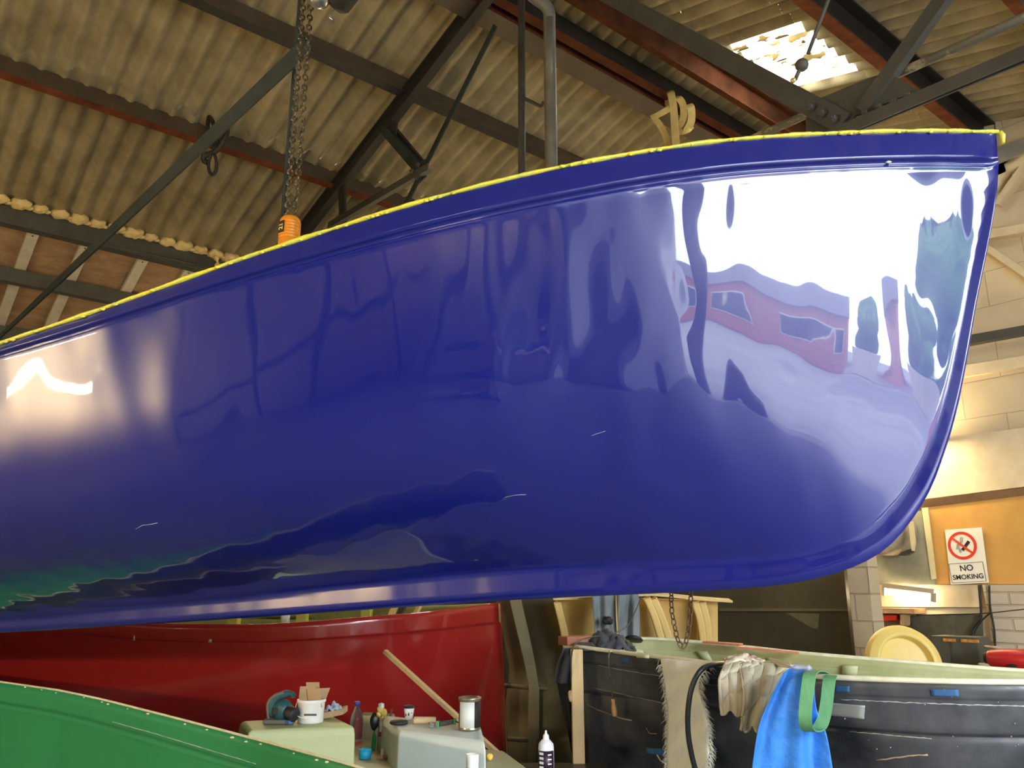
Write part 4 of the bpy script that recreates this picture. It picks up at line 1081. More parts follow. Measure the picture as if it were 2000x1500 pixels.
# ================================================================== THINGS IN THE FOREGROUND
from mathutils.bvhtree import BVHTree
def surf(rows):
    vs = [p for r in rows for p in r]; n = len(rows[0]); fs = []
    for i in range(len(rows) - 1):
        for j in range(n - 1): fs.append((i*n+j, i*n+j+1, (i+1)*n+j+1, (i+1)*n+j))
    return BVHTree.FromPolygons([tuple(p) for p in vs], fs)
T_blk, T_red, T_grn, T_blu = surf(blkrows), surf(redrows), surf(grnrows), surf(rows_blue)
def hit(T, px, py, off=0.0015):
    d = ray(px, py).normalized(); l, n, i, dd = T.ray_cast(EYE, d)
    if l is None: return None
    if n.dot(d) > 0: n = -n
    return l + n * off
def patch(T, quad, nm, m, parent=None, n=6, off=0.002, **kw):
    # thin piece of tape following a hull surface
    mb = MB(); g1 = []
    for i in range(n + 1):
        r = []
        for j in range(n + 1):
            u, v = i/n, j/n
            x = (quad[0][0]*(1-u) + quad[1][0]*u)*(1-v) + (quad[3][0]*(1-u) + quad[2][0]*u)*v
            y = (quad[0][1]*(1-u) + quad[1][1]*u)*(1-v) + (quad[3][1]*(1-u) + quad[2][1]*u)*v
            h = hit(T, x, y, off)
            if h is None: return None
            r.append(h)
        g1.append(r)
    mb.grid(g1)
    return mb.build(nm, m, parent=parent, solid=(0.0008, 0), **kw)
def scratch(T, pts, nm, m, r=0.0012, parent=None, off=0.0005, jit=0.7, **kw):
    q = []; rnd = random.Random(len(pts) + int(pts[0][0]))
    for i in range(len(pts) - 1):
        (x0, y0), (x1, y1) = pts[i], pts[i+1]; n = max(2, int(abs(x1 - x0) / 8))
        for k in range(n): q.append((x0 + (x1-x0)*k/n + 0, y0 + (y1-y0)*k/n + rnd.uniform(-jit, jit)))
    q.append(pts[-1]); P = [hit(T, x, y, off) for x, y in q]; P = [p for p in P if p]
    return MB().tube(P, [r * rnd.uniform(0.4, 1.3) for _ in P], 5).build(nm, m, parent=parent, **kw)
M_bt = mat('blue_tape', (0.022, 0.085, 0.20), (0.03, 0.11, 0.25), 30, rough=0.55)
M_gt = mat('grey_tape', (0.22, 0.23, 0.21), (0.30, 0.31, 0.28), 12, rough=0.4, stretch=(0.3, 0.3, 3))
M_scr = mat('tan_scratch', (0.35, 0.24, 0.13), rough=0.8)
M_scl = mat('pale_scratch', (0.40, 0.42, 0.38), rough=0.6)
patch(T_blk, ((1631, 1339), (1659, 1340), (1659, 1351), (1629, 1351)), 'tape_piece', M_bt, label='short blue tape strip under the pale rim, just right of the green webbing', cat='tape')
patch(T_blk, ((1817, 1346), (1872, 1347), (1873, 1360), (1819, 1359)), 'tape_piece', M_bt, label='longer blue tape strip near the right end of the black hull', cat='tape')
patch(T_blk, ((1212, 1284), (1229, 1285), (1227, 1294), (1211, 1293)), 'tape_piece', M_bt, label='small dull blue tape square near the timber prop', cat='tape')
patch(T_blk, ((1262, 1460), (1300, 1463), (1300, 1476), (1262, 1471)), 'tape_piece', M_bt, label='blue tape strip low on the black hull left of the fibre mat', cat='tape')
patch(T_blk, ((1611, 1371), (1690, 1378), (1688, 1404), (1611, 1396)), 'tape_piece', M_gt, label='wide torn grey tape band on the black hull', cat='tape')
for pts, m, r in ((((1148, 1377), (1165, 1385), (1190, 1394), (1210, 1402), (1234, 1407)), M_scr, 0.003), (((1262, 1422), (1268, 1432), (1282, 1433)), M_scr, 0.002),
               (((1170, 1300), (1210, 1308), (1260, 1316), (1288, 1320)), M_scl, 0.0012), (((1160, 1344), (1220, 1357), (1300, 1374)), M_scl, 0.0014),
               (((1640, 1366), (1760, 1372), (1900, 1377), (2000, 1379)), M_scl, 0.002), (((1660, 1429), (1740, 1436), (1820, 1443)), M_scl, 0.0016),
               (((1712, 1485), (1740, 1481), (1775, 1476), (1812, 1474)), M_scr, 0.003), (((1366, 1334), (1410, 1340)), M_scl, 0.0012), (((1280, 1470), (1290, 1485), (1300, 1492)), M_scl, 0.003)):
    scratch(T_blk, pts, 'scratch', m, r, parent=blk)
rnd = random.Random(5)
for i in range(14):
    h = hit(T_blk, rnd.uniform(1640, 1995), rnd.uniform(1345, 1470))
    if h: MB().ball(h, rnd.uniform(0.0010, 0.0025), 5, (1, 1, 1), noise=0.2).build('filler_speck', M_scl, parent=blk)
for q4, lab in ((((259, 1250), (262, 1241), (264, 1242), (264, 1251)), 'small white wedge of tape on the red hull, left one'), (((405, 1255), (410, 1248), (414, 1249), (413, 1255)), 'small white tape scrap on the red hull, right one')):
    patch(T_red, q4, 'tape_scrap', M_white, n=2, label=lab, cat='tape')
for x, y in [(50, 1339), (82, 1344), (110, 1350), (165, 1359), (200, 1368), (212, 1372), (250, 1381), (290, 1391), (362, 1411), (405, 1422), (455, 1437), (482, 1445), (510, 1450), (620, 1481), (640, 1485), (575, 1468)]:
    h = hit(T_grn, x, y + 3)
    if h: MB().ball(h, rnd.uniform(0.002, 0.0045), 5, (2.0, 1, 0.8), noise=0.25).build('chip', M_rim, parent=grn)
scratch(T_grn, [(220, 1410), (300, 1432), (400, 1462), (500, 1492)], 'scratch', M_scl, 0.0012, parent=grn, jit=0.3)
for pts in (((265, 1033), (278, 1026), (308, 1021)), ((1155, 851), (1170, 846), (1182, 842)), ((985, 971), (1005, 967), (1028, 966))):
    scratch(T_blu, pts, 'scratch', M_scl, 0.0006, parent=hb, jit=0.6)
h = hit(T_blu, 1735, 316); MB().ball(h, 0.005, 6, (1.6, 1, 0.7), noise=0.2).build('chip', M_chip, parent=hb)
# inside the red boat
M_ylp = mat('yellow_green_block', (0.45, 0.42, 0.08), rough=0.6)
for x, lab in ((457, 'yellowish support block inside the red boat, leftmost of three'), (590, 'yellowish support block inside the red boat beside the white bottle'), (716, 'yellowish support block inside the red boat, rightmost of three')):
    c = at(x, 1212 if x < 700 else 1200, 5.75)
    MB().box(c - V((0, 0, 0.06)), (0.075, 0.09, 0.24)).build('support_block', M_ylp, label=lab, cat='block', bevel=0.008)
MB().lathe([(0, -0.06), (0.028, -0.06), (0.028, 0.045), (0.018, 0.06), (0.018, 0.075), (0.013, 0.085), (0, 0.085)], at(557, 1212, 5.0), n=20).build('white_bottle', mat('white_plastic', (0.82, 0.82, 0.78), rough=0.4), label='small white bottle standing inside the red boat rim', cat='bottle')
M_wood = mat('planed_wood', (0.66, 0.49, 0.24), (0.56, 0.40, 0.18), 5, rough=0.6, stretch=(8, 8, 0.8), ramp=(0.3, 0.7))
M_woodr = mat('red_wood', (0.42, 0.16, 0.085), (0.50, 0.21, 0.12), 5, rough=0.6)
for (x0, y0, x1, y1, m, lab, w) in ((752, 1212, 785, 1150, M_wood, 'pale plank leaning in the bow of the red boat, left one', 0.05), (770, 1212, 800, 1150, M_brown, 'brown plank leaning between two pale planks in the red boat', 0.05), (795, 1208, 838, 1150, M_wood, 'pale plank leaning in the bow of the red boat, right one', 0.04)):
    MB().beam(at(x0, y0 + 20, 5.75), at(x1, y1, 5.95), w, 0.02).build('plank', m, label=lab, cat='plank')

# pale green seat moulding
ZT, ZB = 1.03, 0.86
M_sage = mat('sage_grp', (0.42, 0.46, 0.22), (0.47, 0.51, 0.27), 2.5, rough=0.5)
M_pgrey = mat('pale_grey_grp', (0.60, 0.68, 0.66), (0.54, 0.61, 0.56), 3, rough=0.5)
sm_ = thing('seat_moulding', onZ(780, 1470, ZB), 'pale green and grey moulding with two raised boxes, behind the green boat', 'moulding')
def rounded_block(poly, z0, z1, nm, m, flare=0.04, r=0.03):
    c = sum(poly, V((0, 0, 0))) / len(poly); rows = []
    for z, k in ((z0, 1 + flare), (z1 - r*1.2, 1.0 + flare*0.15), (z1 - r*0.4, 0.99), (z1, 0.955), (z1 + 0.002, 0.90)):
        rows.append([V((c.x + (p.x - c.x)*k, c.y + (p.y - c.y)*k, z)) for p in poly])
    mb = MB(); mb.grid(rows, closed_u=True, smooth=False)
    mb.add(rows[-1], [list(range(len(poly)))]); mb.add(rows[0], [list(range(len(poly)))[::-1]])
    return mb.build(nm, m, parent=sm_, bevel=0.010, seg=3)
P1 = [onZ(484, 1428, ZT), onZ(694, 1418, ZT), onZ(655, 1399, ZT), onZ(468, 1409, ZT)]
b1_ = rounded_block(P1, ZB - 0.25, ZT, 'raised_box', M_sage)
P2 = [onZ(778, 1428, ZT - 0.01), onZ(948, 1449, ZT - 0.01), onZ(940, 1416, ZT - 0.01), onZ(745, 1397, ZT - 0.01)]
rounded_block(P2, ZB - 0.25, ZT - 0.01, 'raised_box', M_pgrey)
P3 = [onZ(470, 1560, ZB), onZ(640, 1640, ZB), onZ(1045, 1510, ZB), onZ(985, 1466, ZB), onZ(700, 1440, ZB), onZ(560, 1440, ZB)]
MB().slab(P3, V((0, 0, -0.05))).build('base', mat('dull_sage', (0.38, 0.38, 0.22), (0.44, 0.44, 0.27), 3, rough=0.55), parent=sm_, bevel=0.012)
P4 = [onZ(703, 1398, 0.975), onZ(768, 1400, 0.975), onZ(772, 1394, 0.975), onZ(708, 1391, 0.975)]
rounded_block(P4, ZB - 0.02, 0.975, 'upstand', mat('brownish_grp', (0.30, 0.27, 0.15), (0.36, 0.33, 0.2), 4, rough=0.6), flare=0.0)
tb = MB().box(V((onZ(700, 1440, ZB).x, onZ(700, 1440, ZB).y, (ZB-0.25)/2)), (1.3, 0.35, ZB - 0.26)).build('trestle', M_dark, label='low dark trestle carrying the pale green moulding', cat='trestle')

# bucket with cardboard
bk = onZ(606, 1411, ZT + 0.003)
bu = thing('bucket', bk, 'white plastic tub filled with folded cardboard', 'bucket')
M_wp = mat('white_plastic', (0.82, 0.82, 0.78), rough=0.4)
MB().lathe([(0, 0), (0.052, 0), (0.056, 0.004), (0.060, 0.085), (0.064, 0.088), (0.064, 0.098), (0.060, 0.100), (0.057, 0.092), (0.052, 0.01), (0, 0.008)], bk, n=40).build('tub', M_wp, parent=bu)
vw = V((-0.25, -0.97, 0))
MB().box(bk + V((0.012, -0.0590, 0.040)), (0.055, 0.003, 0.008)).build('label_strip', mat('dark_grey', (0.08, 0.08, 0.09), rough=0.5), parent=bu)
M_card = mat('cardboard', (0.48, 0.32, 0.17), (0.42, 0.27, 0.14), 10, rough=0.85)
for i, (dx, dy, w, h, an, ti) in enumerate(((-0.022, 0.0, 0.07, 0.09, 0.1, 0.05), (0.018, -0.02, 0.065, 0.075, -0.3, -0.25), (0.03, 0.012, 0.07, 0.08, 0.4, 0.35), (0.0, 0.025, 0.06, 0.11, 0.0, -0.1))):
    X = V((math.cos(an), math.sin(an), 0)); Z = (V((0, 0, 1)) + X*ti).normalized(); Y = Z.cross(X)
    c = bk + V((dx, dy, 0.085 + h*0.25))
    MB().box(c, (w, 0.003, h), X, Y, Z).build('cardboard', M_card, parent=bu)
mbh = MB().tube(crv([bk + V(p) for p in ((-0.062, -0.01, 0.088), (-0.06, -0.05, 0.05), (-0.03, -0.066, 0.030), (0.0, -0.066, 0.026))], 12), 0.0015, 6); mbh.build('handle', M_wp, parent=bu)
# teal sander
tc_ = onZ(552, 1413, ZT + 0.004)
ts = thing('power_sander', tc_, 'dirty teal and black power sander left of the white tub', 'power tool')
M_teal = mat('teal_plastic', (0.012, 0.085, 0.095), (0.03, 0.07, 0.07), 12, rough=0.5)
MB().ball(tc_ + V((-0.005, 0, 0.055)), 0.042, 14, (1.15, 0.9, 1.1), noise=0.03).build('motor_body', M_teal, parent=ts)
MB().lathe([(0, 0), (0.026, 0), (0.03, 0.01), (0.03, 0.05), (0.024, 0.055), (0, 0.055)], tc_ + V((0.020, -0.01, 0.052)), V((0.75, -0.5, -0.25)), n=20).build('dust_port', M_ink, parent=ts)
MB().tube(crv([tc_ + V(p) for p in ((-0.05, 0, 0.03), (-0.052, 0, 0.085), (-0.02, 0, 0.115), (0.02, 0, 0.125), (0.045, -0.01, 0.118))], 24), [0.018]*10 + [0.016]*8 + [0.013]*7, 12).build('handle', M_teal, parent=ts)
MB().tube(crv([tc_ + V(p) for p in ((-0.062, -0.01, 0.02), (-0.068, -0.01, 0.085), (-0.04, -0.01, 0.118), (0.0, -0.01, 0.13))], 18), 0.007, 8).build('grip', mat('grey_rubber', (0.14, 0.13, 0.10), rough=0.8), parent=ts)
MB().box(tc_ + V((-0.015, 0, 0.010)), (0.13, 0.07, 0.018)).build('sanding_plate', mat('grey_rubber', (0.14, 0.13, 0.1)), parent=ts, bevel=0.005)
MB().box(tc_ + V((0.035, -0.035, 0.012)), (0.03, 0.02, 0.015), V((0.8, -0.6, 0)), V((0.6, 0.8, 0))).build('clip', mat('blue_clip', (0.08, 0.16, 0.4), rough=0.4), parent=ts)
MB().box(tc_ + V((-0.025, -0.040, 0.055)), (0.02, 0.004, 0.028)).build('switch', M_ink, parent=ts, bevel=0.002)
# tray with blue film
bc = onZ(652, 1403, ZT + 0.004)
MB().slab([bc + V(p) for p in ((-0.045, -0.03, 0), (0.05, -0.03, 0.02), (0.055, 0.04, 0.025), (-0.045, 0.04, 0))], V((0, 0, 0.028))).build('paper_tray', M_card, label='tan paper tray under the crumpled blue film', cat='tray', bevel=0.004)
def crumple(c, sx, sy, sz, seed, n=14, amp=0.35):
    rnd = random.Random(seed); rows = []; ph = [rnd.uniform(0, 6.28) for _ in range(6)]
    for i in range(n + 1):
        r = []
        for j in range(n + 1):
            u, v = i/n*2 - 1, j/n*2 - 1
            z = math.cos(u*1.4)*math.cos(v*1.4)*(1 + amp*math.sin(4*u + ph[0])*math.sin(5*v + ph[1])) + amp*0.5*math.sin(9*u + ph[2] + 4*v) + rnd.uniform(-.08, .08)
            r.append(c + V((u*sx + rnd.uniform(-.06, .06)*sx, v*sy + rnd.uniform(-.06, .06)*sy, max(0, z)*sz)))
        rows.append(r)
    return MB().grid(rows)
crumple(bc + V((0, 0, 0.034)), 0.042, 0.035, 0.03, 4).build('plastic_film', mat('pale_blue_film', (0.35, 0.47, 0.68), (0.62, 0.68, 0.75), 30, rough=0.25, spec=0.6), label='crumpled pale blue plastic film on the tan tray', cat='plastic film')
# clear bottle with blue cap
wb = onZ(694, 1462, ZB + 0.003); wb = at(694, 1462, proj(wb)[2] + 0.12); wb.z = ZB + 0.003
bo = thing('plastic_bottle', wb, 'clear plastic drinks bottle with a dark blue cap', 'bottle')
M_pet = mat('clear_plastic', (0.9, 0.9, 0.92), rough=0.06, trans=0.95, ior=1.25)
MB().lathe([(0, 0), (0.030, 0), (0.033, 0.01), (0.031, 0.03), (0.033, 0.04), (0.031, 0.055), (0.033, 0.07), (0.033, 0.11), (0.028, 0.135), (0.016, 0.165), (0.013, 0.172), (0.013, 0.18), (0, 0.18)], wb, n=28).build('body', M_pet, parent=bo)
MB().lathe([(0, 0.178), (0.015, 0.178), (0.015, 0.196), (0.013, 0.199), (0, 0.199)], wb, n=20).build('cap', mat('cap_blue', (0.05, 0.06, 0.30), rough=0.4), parent=bo)
# sealant tubes cluster
cc = onZ(738, 1466, ZB + 0.003)
cl = thing('sealant_tube', cc + V((0.012, 0, 0)), 'used silver sealant tube smeared with yellow resin, standing upright', 'tube')
MB().lathe([(0, 0), (0.020, 0), (0.021, 0.08), (0.019, 0.12), (0.021, 0.13), (0.012, 0.15), (0, 0.15)], cc + V((0.014, 0, 0)), V((0.03, 0, 1)), n=18).build('barrel', mat('silver_foil', (0.55, 0.55, 0.55), (0.75, 0.75, 0.75), 20, rough=0.25, metal=0.7), parent=cl)
g = MB(); 
for dx, dz, r in ((0.006, 0.185, 0.016), (0.024, 0.17, 0.017), (0.0, 0.165, 0.014), (0.02, 0.145, 0.014), (0.014, 0.125, 0.012)): g.ball(cc + V((dx, -0.006, dz)), r, 8, noise=0.2)
g.build('yellow_resin', mat('orange_resin', (0.85, 0.50, 0.03), (0.75, 0.6, 0.2), 20, rough=0.35), parent=cl)
MB().ball(cc + V((0.010, -0.006, 0.200)), 0.014, 8, noise=0.25).build('white_cap', M_wp, parent=cl)
MB().ball(cc + V((0.012, -0.018, 0.075)), 0.012, 8, noise=0.1).build('red_label', mat('maroon_print', (0.25, 0.02, 0.05), rough=0.4), parent=cl)
MB().ball(cc + V((-0.022, 0, 0.13)), 0.024, 10, (0.9, 0.8, 1.6), noise=0.12).build('rubber_glove', mat('black_rubber', (0.012, 0.012, 0.012), rough=0.4), label='crumpled black rubber glove beside the silver tube', cat='glove')
MB().slab([cc + V(p) for p in ((-0.035, -0.005, 0.0), (-0.012, -0.012, 0.0), (-0.008, -0.008, 0.06), (-0.022, -0.004, 0.095), (-0.030, 0, 0.06))], V((0, 0.012, 0))).build('green_packet', mat('packet_green', (0.02, 0.25, 0.07), rough=0.35), label='narrow green packet leaning beside the silver tube', cat='packet', bevel=0.002)
MB().tube([cc + V((0.028, 0.01, 0.0)), cc + V((0.058, 0.012, 0.185))], 0.004, 6).build('mixing_stick', mat('brown_stick', (0.22, 0.11, 0.06), rough=0.7), label='thin brown stick sticking up right of the silver tube', cat='stick')
# blue tape roll
tr_ = onZ(713, 1481, ZB + 0.003)
MB().lathe([(0.022, 0.0), (0.028, 0.0), (0.028, 0.040), (0.022, 0.040), (0.022, 0.0)], tr_, n=36).build('tape_roll', mat('cyan_tape', (0.02, 0.42, 0.72), rough=0.4), label='roll of bright cyan tape lying flat between the raised boxes', cat='tape roll')
# small clamp
cq = onZ(745, 1482, ZB + 0.003)
sc_ = thing('spring_clamp', cq, 'small brown wooden clamp right of the cyan tape roll', 'clamp')
MB().beam(cq + V((-0.02, 0, 0.008)), cq + V((0.012, -0.01, 0.008)), 0.02, 0.014).build('jaw', M_card, parent=sc_, bevel=0.002)
MB().beam(cq + V((0.0, 0, 0.012)), cq + V((0.004, 0, 0.042)), 0.012, 0.008, up=V((0, 1, 0))).build('arm', M_wood, parent=sc_, bevel=0.002)
MB().ball(cq + V((0.024, -0.022, 0.010)), 0.010, 8, (1.3, 1, 0.9), noise=0.1).build('screw_knob', mat('brown_stick', (0.22, 0.11, 0.06)), parent=sc_)
# things on the right box
def top2(px, py): return onZ(px, py, ZT - 0.004)
c = top2(779, 1414); MB().lathe([(0, 0), (0.038, 0), (0.042, 0.006), (0.038, 0.014), (0.012, 0.018), (0, 0.018)], c, n=30).build('black_lid', M_ink, label='flat round black lid on the grey box', cat='lid')
c = top2(797, 1407) + V((0.0, 0.03, 0)); cu_ = thing('paper_cup', c, 'small white printed paper cup with a black lid', 'cup')
MB().lathe([(0, 0), (0.017, 0), (0.024, 0.050), (0, 0.050)], c, n=28).build('cup', M_wp, parent=cu_)
MB().lathe([(0, 0.050), (0.0255, 0.050), (0.0255, 0.055), (0.022, 0.061), (0, 0.061)], c, n=28).build('lid', M_ink, parent=cu_)
for dx, h, w in ((-0.012, 0.022, 0.004), (0.001, 0.024, 0.006), (0.001, 0.032, 0.003), (0.014, 0.03, 0.003)):
    MB().box(c + V((dx, -0.0215, h)), (w, 0.003, 0.010 if w > .003 else 0.004)).build('print_mark', M_ink, parent=cu_)
c = top2(827, 1415); MB().lathe([(0, 0), (0.013, 0), (0.016, 0.004), (0.015, 0.095), (0.012, 0.10), (0, 0.10)], c + V((-0.045, 0, 0.017)), V((1, 0.08, -0.01)), n=22).build('paint_roller', mat('beige_foam', (0.60, 0.45, 0.27), (0.50, 0.36, 0.2), 20, rough=0.9), label='worn beige foam roller sleeve lying behind the grey box edge', cat='roller')
c = top2(843, 1421); MB().lathe([(0.013, 0), (0.014, 0), (0.016, 0.02), (0.015, 0.02), (0.013, 0.001)], c, n=22).build('clear_cup', M_pet, label='tiny clear plastic measuring cup', cat='cup')
c = top2(872, 1420); sb_ = thing('sanding_block', c, 'dark sanding block with bright green ends left of the paint tin', 'sanding block')
X = V((1, 0.05, 0.12)).normalized(); MB().beam(c + V((-0.032, 0, 0.012)), c + V((0.034, 0.003, 0.022)), 0.02, 0.018).build('block', mat('dark_green_grip', (0.025, 0.035, 0.025), rough=0.6), parent=sb_, bevel=0.004)
for s_, z_ in ((-1, 0.011), (1, 0.023)): MB().box(c + V((0.037*s_, 0.003, z_)), (0.009, 0.024, 0.026)).build('green_end', mat('end_green', (0.03, 0.35, 0.10), rough=0.5), parent=sb_, bevel=0.002)
# paint tin
c = top2(917, 1424); pt = thing('paint_tin', c, 'dented silver paint tin with a blank white label, on the grey box', 'paint tin')
M_tin = mat('tin_metal', (0.45, 0.40, 0.28), (0.25, 0.2, 0.12), 18, rough=0.3, metal=0.7)
MB().lathe([(0, 0), (0.046, 0), (0.048, 0.003), (0.046, 0.007), (0.046, 0.118), (0.050, 0.123), (0.050, 0.130), (0.044, 0.132), (0.042, 0.125), (0, 0.125)], c, n=40).build('can', M_tin, parent=pt)
mb = MB(); rows = []
for z in (0.010, 0.115):
    rows.append([c + V((0.0468*math.cos(t), 0.0468*math.sin(t), z)) for t in [math.radians(-185 + 190*i/24) for i in range(25)]])
mb.grid(rows).build('wrapper', M_ink, parent=pt, solid=(0.0006, 0))
rows = []
for z in (0.010, 0.114):
    rows.append([c + V((0.0478*math.cos(t), 0.0478*math.sin(t), z)) for t in [math.radians(-150 + 88*i/16) for i in range(17)]])
MB().grid(rows).build('white_label', mat('label_white', (0.70, 0.74, 0.68), (0.6, 0.64, 0.58), 10, rough=0.6), parent=pt, solid=(0.0006, 0))
# yellow lump and the long stick
c = onZ(956, 1484, ZB + 0.003); MB().ball(c + V((0, 0, 0.012)), 0.017, 10, (1, 1, 0.9), noise=0.08).build('resin_lump', mat('orange_resin', (0.85, 0.5, 0.03)), label='small yellow resin lump on the moulding base right of the grey box', cat='lump')
p, q = at(752, 1272, 4.55), at(990, 1488, 3.95)
MB().beam(p, q, 0.028, 0.022).build('wooden_batten', M_wood, label='long thin wooden batten leaning diagonally in front of the red hull', cat='batten', bevel=0.002)
# glue bottle and cup on a low board
wbz = 0.80
p = onZ(1067, 1520, wbz + 0.003)
MB().box(V((p.x + 0.05, p.y + 0.1, wbz/2)), (0.5, 0.5, wbz)).build('work_stand', M_dark, label='dark work stand just below the frame carrying the glue bottle', cat='stand')
gb = thing('glue_bottle', p, 'white squeeze bottle with a pointed nozzle and dark printed label', 'bottle')
s_ = proj(p)[2] / 1570.0
def bl_(py): return (1520 - py) * s_ * 1.03
rr_ = 15.5 * s_
MB().lathe([(0, 0), (rr_, 0), (rr_, bl_(1466)), (rr_*0.93, bl_(1459)), (rr_*0.5, bl_(1452)), (0, bl_(1452))], p, n=32).build('body', mat('glossy_white', (0.85, 0.86, 0.86), rough=0.3), parent=gb)
MB().lathe([(0, bl_(1453)), (rr_*0.42, bl_(1453)), (rr_*0.36, bl_(1444)), (rr_*0.16, bl_(1441)), (rr_*0.13, bl_(1436)), (0, bl_(1435))], p, n=24).build('nozzle', mat('glossy_white', (0.85, 0.86, 0.86)), parent=gb)
rows = []
for z in (bl_(1512), bl_(1470)):
    rows.append([p + V(((rr_+.0006)*math.cos(t), (rr_+.0006)*math.sin(t), z)) for t in [math.radians(-175 + 150*i/20) for i in range(21)]])
MB().grid(rows).build('label', mat('plum_label', (0.03, 0.012, 0.03), rough=0.4), parent=gb, solid=(0.0004, 0))
for i in range(5):
    z = bl_(1475 + i*8)
    MB().box(p + V((-rr_*0.62, -rr_*0.82, z)), (rr_*0.6, 0.0015, 0.010), V((0.8, -0.6, 0)), V((0.6, 0.8, 0))).build('print_mark', M_wp, parent=gb)
    MB().box(p + V((rr_*0.42, -rr_*0.93, z - 0.004)), (rr_*0.5, 0.0015, 0.005), V((0.92, 0.39, 0)), V((-0.39, 0.92, 0))).build('print_mark', M_wp, parent=gb)
p = onZ(922, 1530, 0.83); p = at(922, 1540, 2.9)
MB().lathe([(0, 0), (0.020, 0), (0.0235, 0.115), (0.0215, 0.115), (0.019, 0.004), (0, 0.004)], p, n=30).build('white_cup', M_wp, label='plain white plastic cup at the bottom edge in front of the grey box', cat='cup')
MB().box(V((p.x, p.y, p.z/2)), (0.16, 0.16, p.z - 0.004)).build('stool', M_dark, label='dark stool below the frame under the plain white cup', cat='stool')

# ------------------------------------------------------------------ around the black boat
c0 = at(1126, 1268, 4.02)
MB().box(V((c0.x, c0.y, (c0.z - 0.0)/2)), (0.058, 0.05, c0.z)).build('timber_prop', M_wood, label='upright pale timber prop under the corner of the black boat', cat='timber', bevel=0.003)
MB().ball(V((c0.x - 0.035, c0.y - 0.02, at(1113, 1357, 4.0).z)), 0.017, 8, (0.7, 0.6, 1.5), noise=0.2).build('wood_wedge', M_card, label='small wood wedge stuck to the left side of the timber prop', cat='wedge')
MB().beam(at(1099, 1252, 4.3), at(1173, 1248, 4.42), 0.09, 0.045).build('wood_offcut', M_woodr, label='reddish wooden offcut lying on the corner of the black boat', cat='wood block', bevel=0.002)
for (x0, y0, x1, y1, kk, lab) in ((1375, 1254, 1448, 1259, 4.72, 'thin wooden lath on the far rim of the black boat, left one'), (1440, 1264, 1560, 1275, 4.5, 'longer thin wooden lath on the far rim of the black boat, right one')):
    MB().beam(at(x0, y0, kk + .03), at(x1, y1, kk - .1), 0.05, 0.012).build('wood_lath', M_woodr, label=lab, cat='lath')
# ribs inside the black boat
for q4 in (((1233, 1268), (1252, 1268), (1268, 1283), (1243, 1281)), ((1360, 1272), (1381, 1272), (1392, 1292), (1375, 1290)), ((1646, 1299), (1676, 1301), (1674, 1318), (1645, 1318))):
    g1 = []
    for i in range(3):
        r = []
        for j in range(4):
            u, v = i/2, j/3
            x = (q4[0][0]*(1-u) + q4[1][0]*u)*(1-v) + (q4[3][0]*(1-u) + q4[2][0]*u)*v; y = (q4[0][1]*(1-u) + q4[1][1]*u)*(1-v) + (q4[3][1]*(1-u) + q4[2][1]*u)*v
            d = ray(x, y).normalized(); st = EYE + d * (proj(at(x, y, 4.0))[2]); l, n_, i_, dd = T_blk.ray_cast(st, d)
            if l is None: break
            r.append(l - d*0.03)
        if len(r) == 4: g1.append(r)
    if len(g1) == 3: MB().grid(g1).build('inner_rib', mat('light_patch_grp', (0.50, 0.52, 0.30), rough=0.5), parent=blk, solid=(0.015, 0))
# dark jacket bunched over the corner
M_jkt = mat('dark_jacket_cloth', (0.045, 0.05, 0.06), (0.075, 0.08, 0.09), 8, rough=0.8, bump=0.004, bscale=14)
jk = thing('dark_jacket', at(1160, 1262, 4.2), 'dark grey jacket bunched over the left corner of the black boat', 'jacket')
crumple(at(1188, 1272, 4.35), 0.13, 0.16, 0.10, 9, n=22, amp=0.22).build('body', M_jkt, parent=jk, solid=(0.006, 0))
def drape(p_top, w_top, p_bot, w_bot, depth, folds, seed, nm, m, parent=None, nu=40, nv=30, sag=0.0, wd=V((1, 0, 0)), nd=V((0, -1, 0)), thick=0.004, edge=0.0, quilt=0.0, mid=None, **kw):
    rnd = random.Random(seed); ph = [rnd.uniform(0, 6.28) for _ in range(5)]; rows = []
    spine = crv([p_top] + (mid or []) + [p_bot], nv)
    for j in range(nv + 1):
        t = j / nv; w = w_top + (w_bot - w_top) * t; r = []
        for i in range(nu + 1):
            u = i / nu * 2 - 1
            f = depth * (0.3 + 0.7 * sm(0, 0.5, t)) * (math.sin(folds*u*3.14 + ph[0] + 0.6*math.sin(3*t + ph[1])) + 0.45*math.sin(folds*1.9*u*3.14 + ph[2] + 2*t)) 
            f += depth*0.5*math.sin(5*t + ph[3] + 3*u)
            if quilt: f += quilt * abs(math.sin(u*7 + 0.3*math.sin(t*5)))**0.5 * abs(math.sin(t*9 + u*1.5))**0.5
            e = edge * math.sin(7*u + ph[4]) * t
            r.append(spine[j] + wd*(u*w/2*(1 + 0.05*math.sin(6*t + ph[1]))) + nd*f + V((0, 0, -e)))
        rows.append(r)
    return MB().grid(rows).build(nm, m, parent=parent, solid=(thick, 0), **kw)
drape(at(1112, 1266, 4.2), 0.07, at(1100, 1335, 4.2), 0.085, 0.012, 1.4, 3, 'sleeve', M_jkt, parent=jk, mid=[at(1104, 1295, 4.2)])
drape(at(1103, 1330, 4.22), 0.085, at(1122, 1470, 4.25), 0.03, 0.01, 1.2, 8, 'lining', mat('black_lining', (0.008, 0.008, 0.009), rough=0.7), parent=jk)
drape(at(1140, 1255, 4.25), 0.09, at(1150, 1271, 4.05), 0.10, 0.008, 2, 5, 'collar', M_jkt, parent=jk)
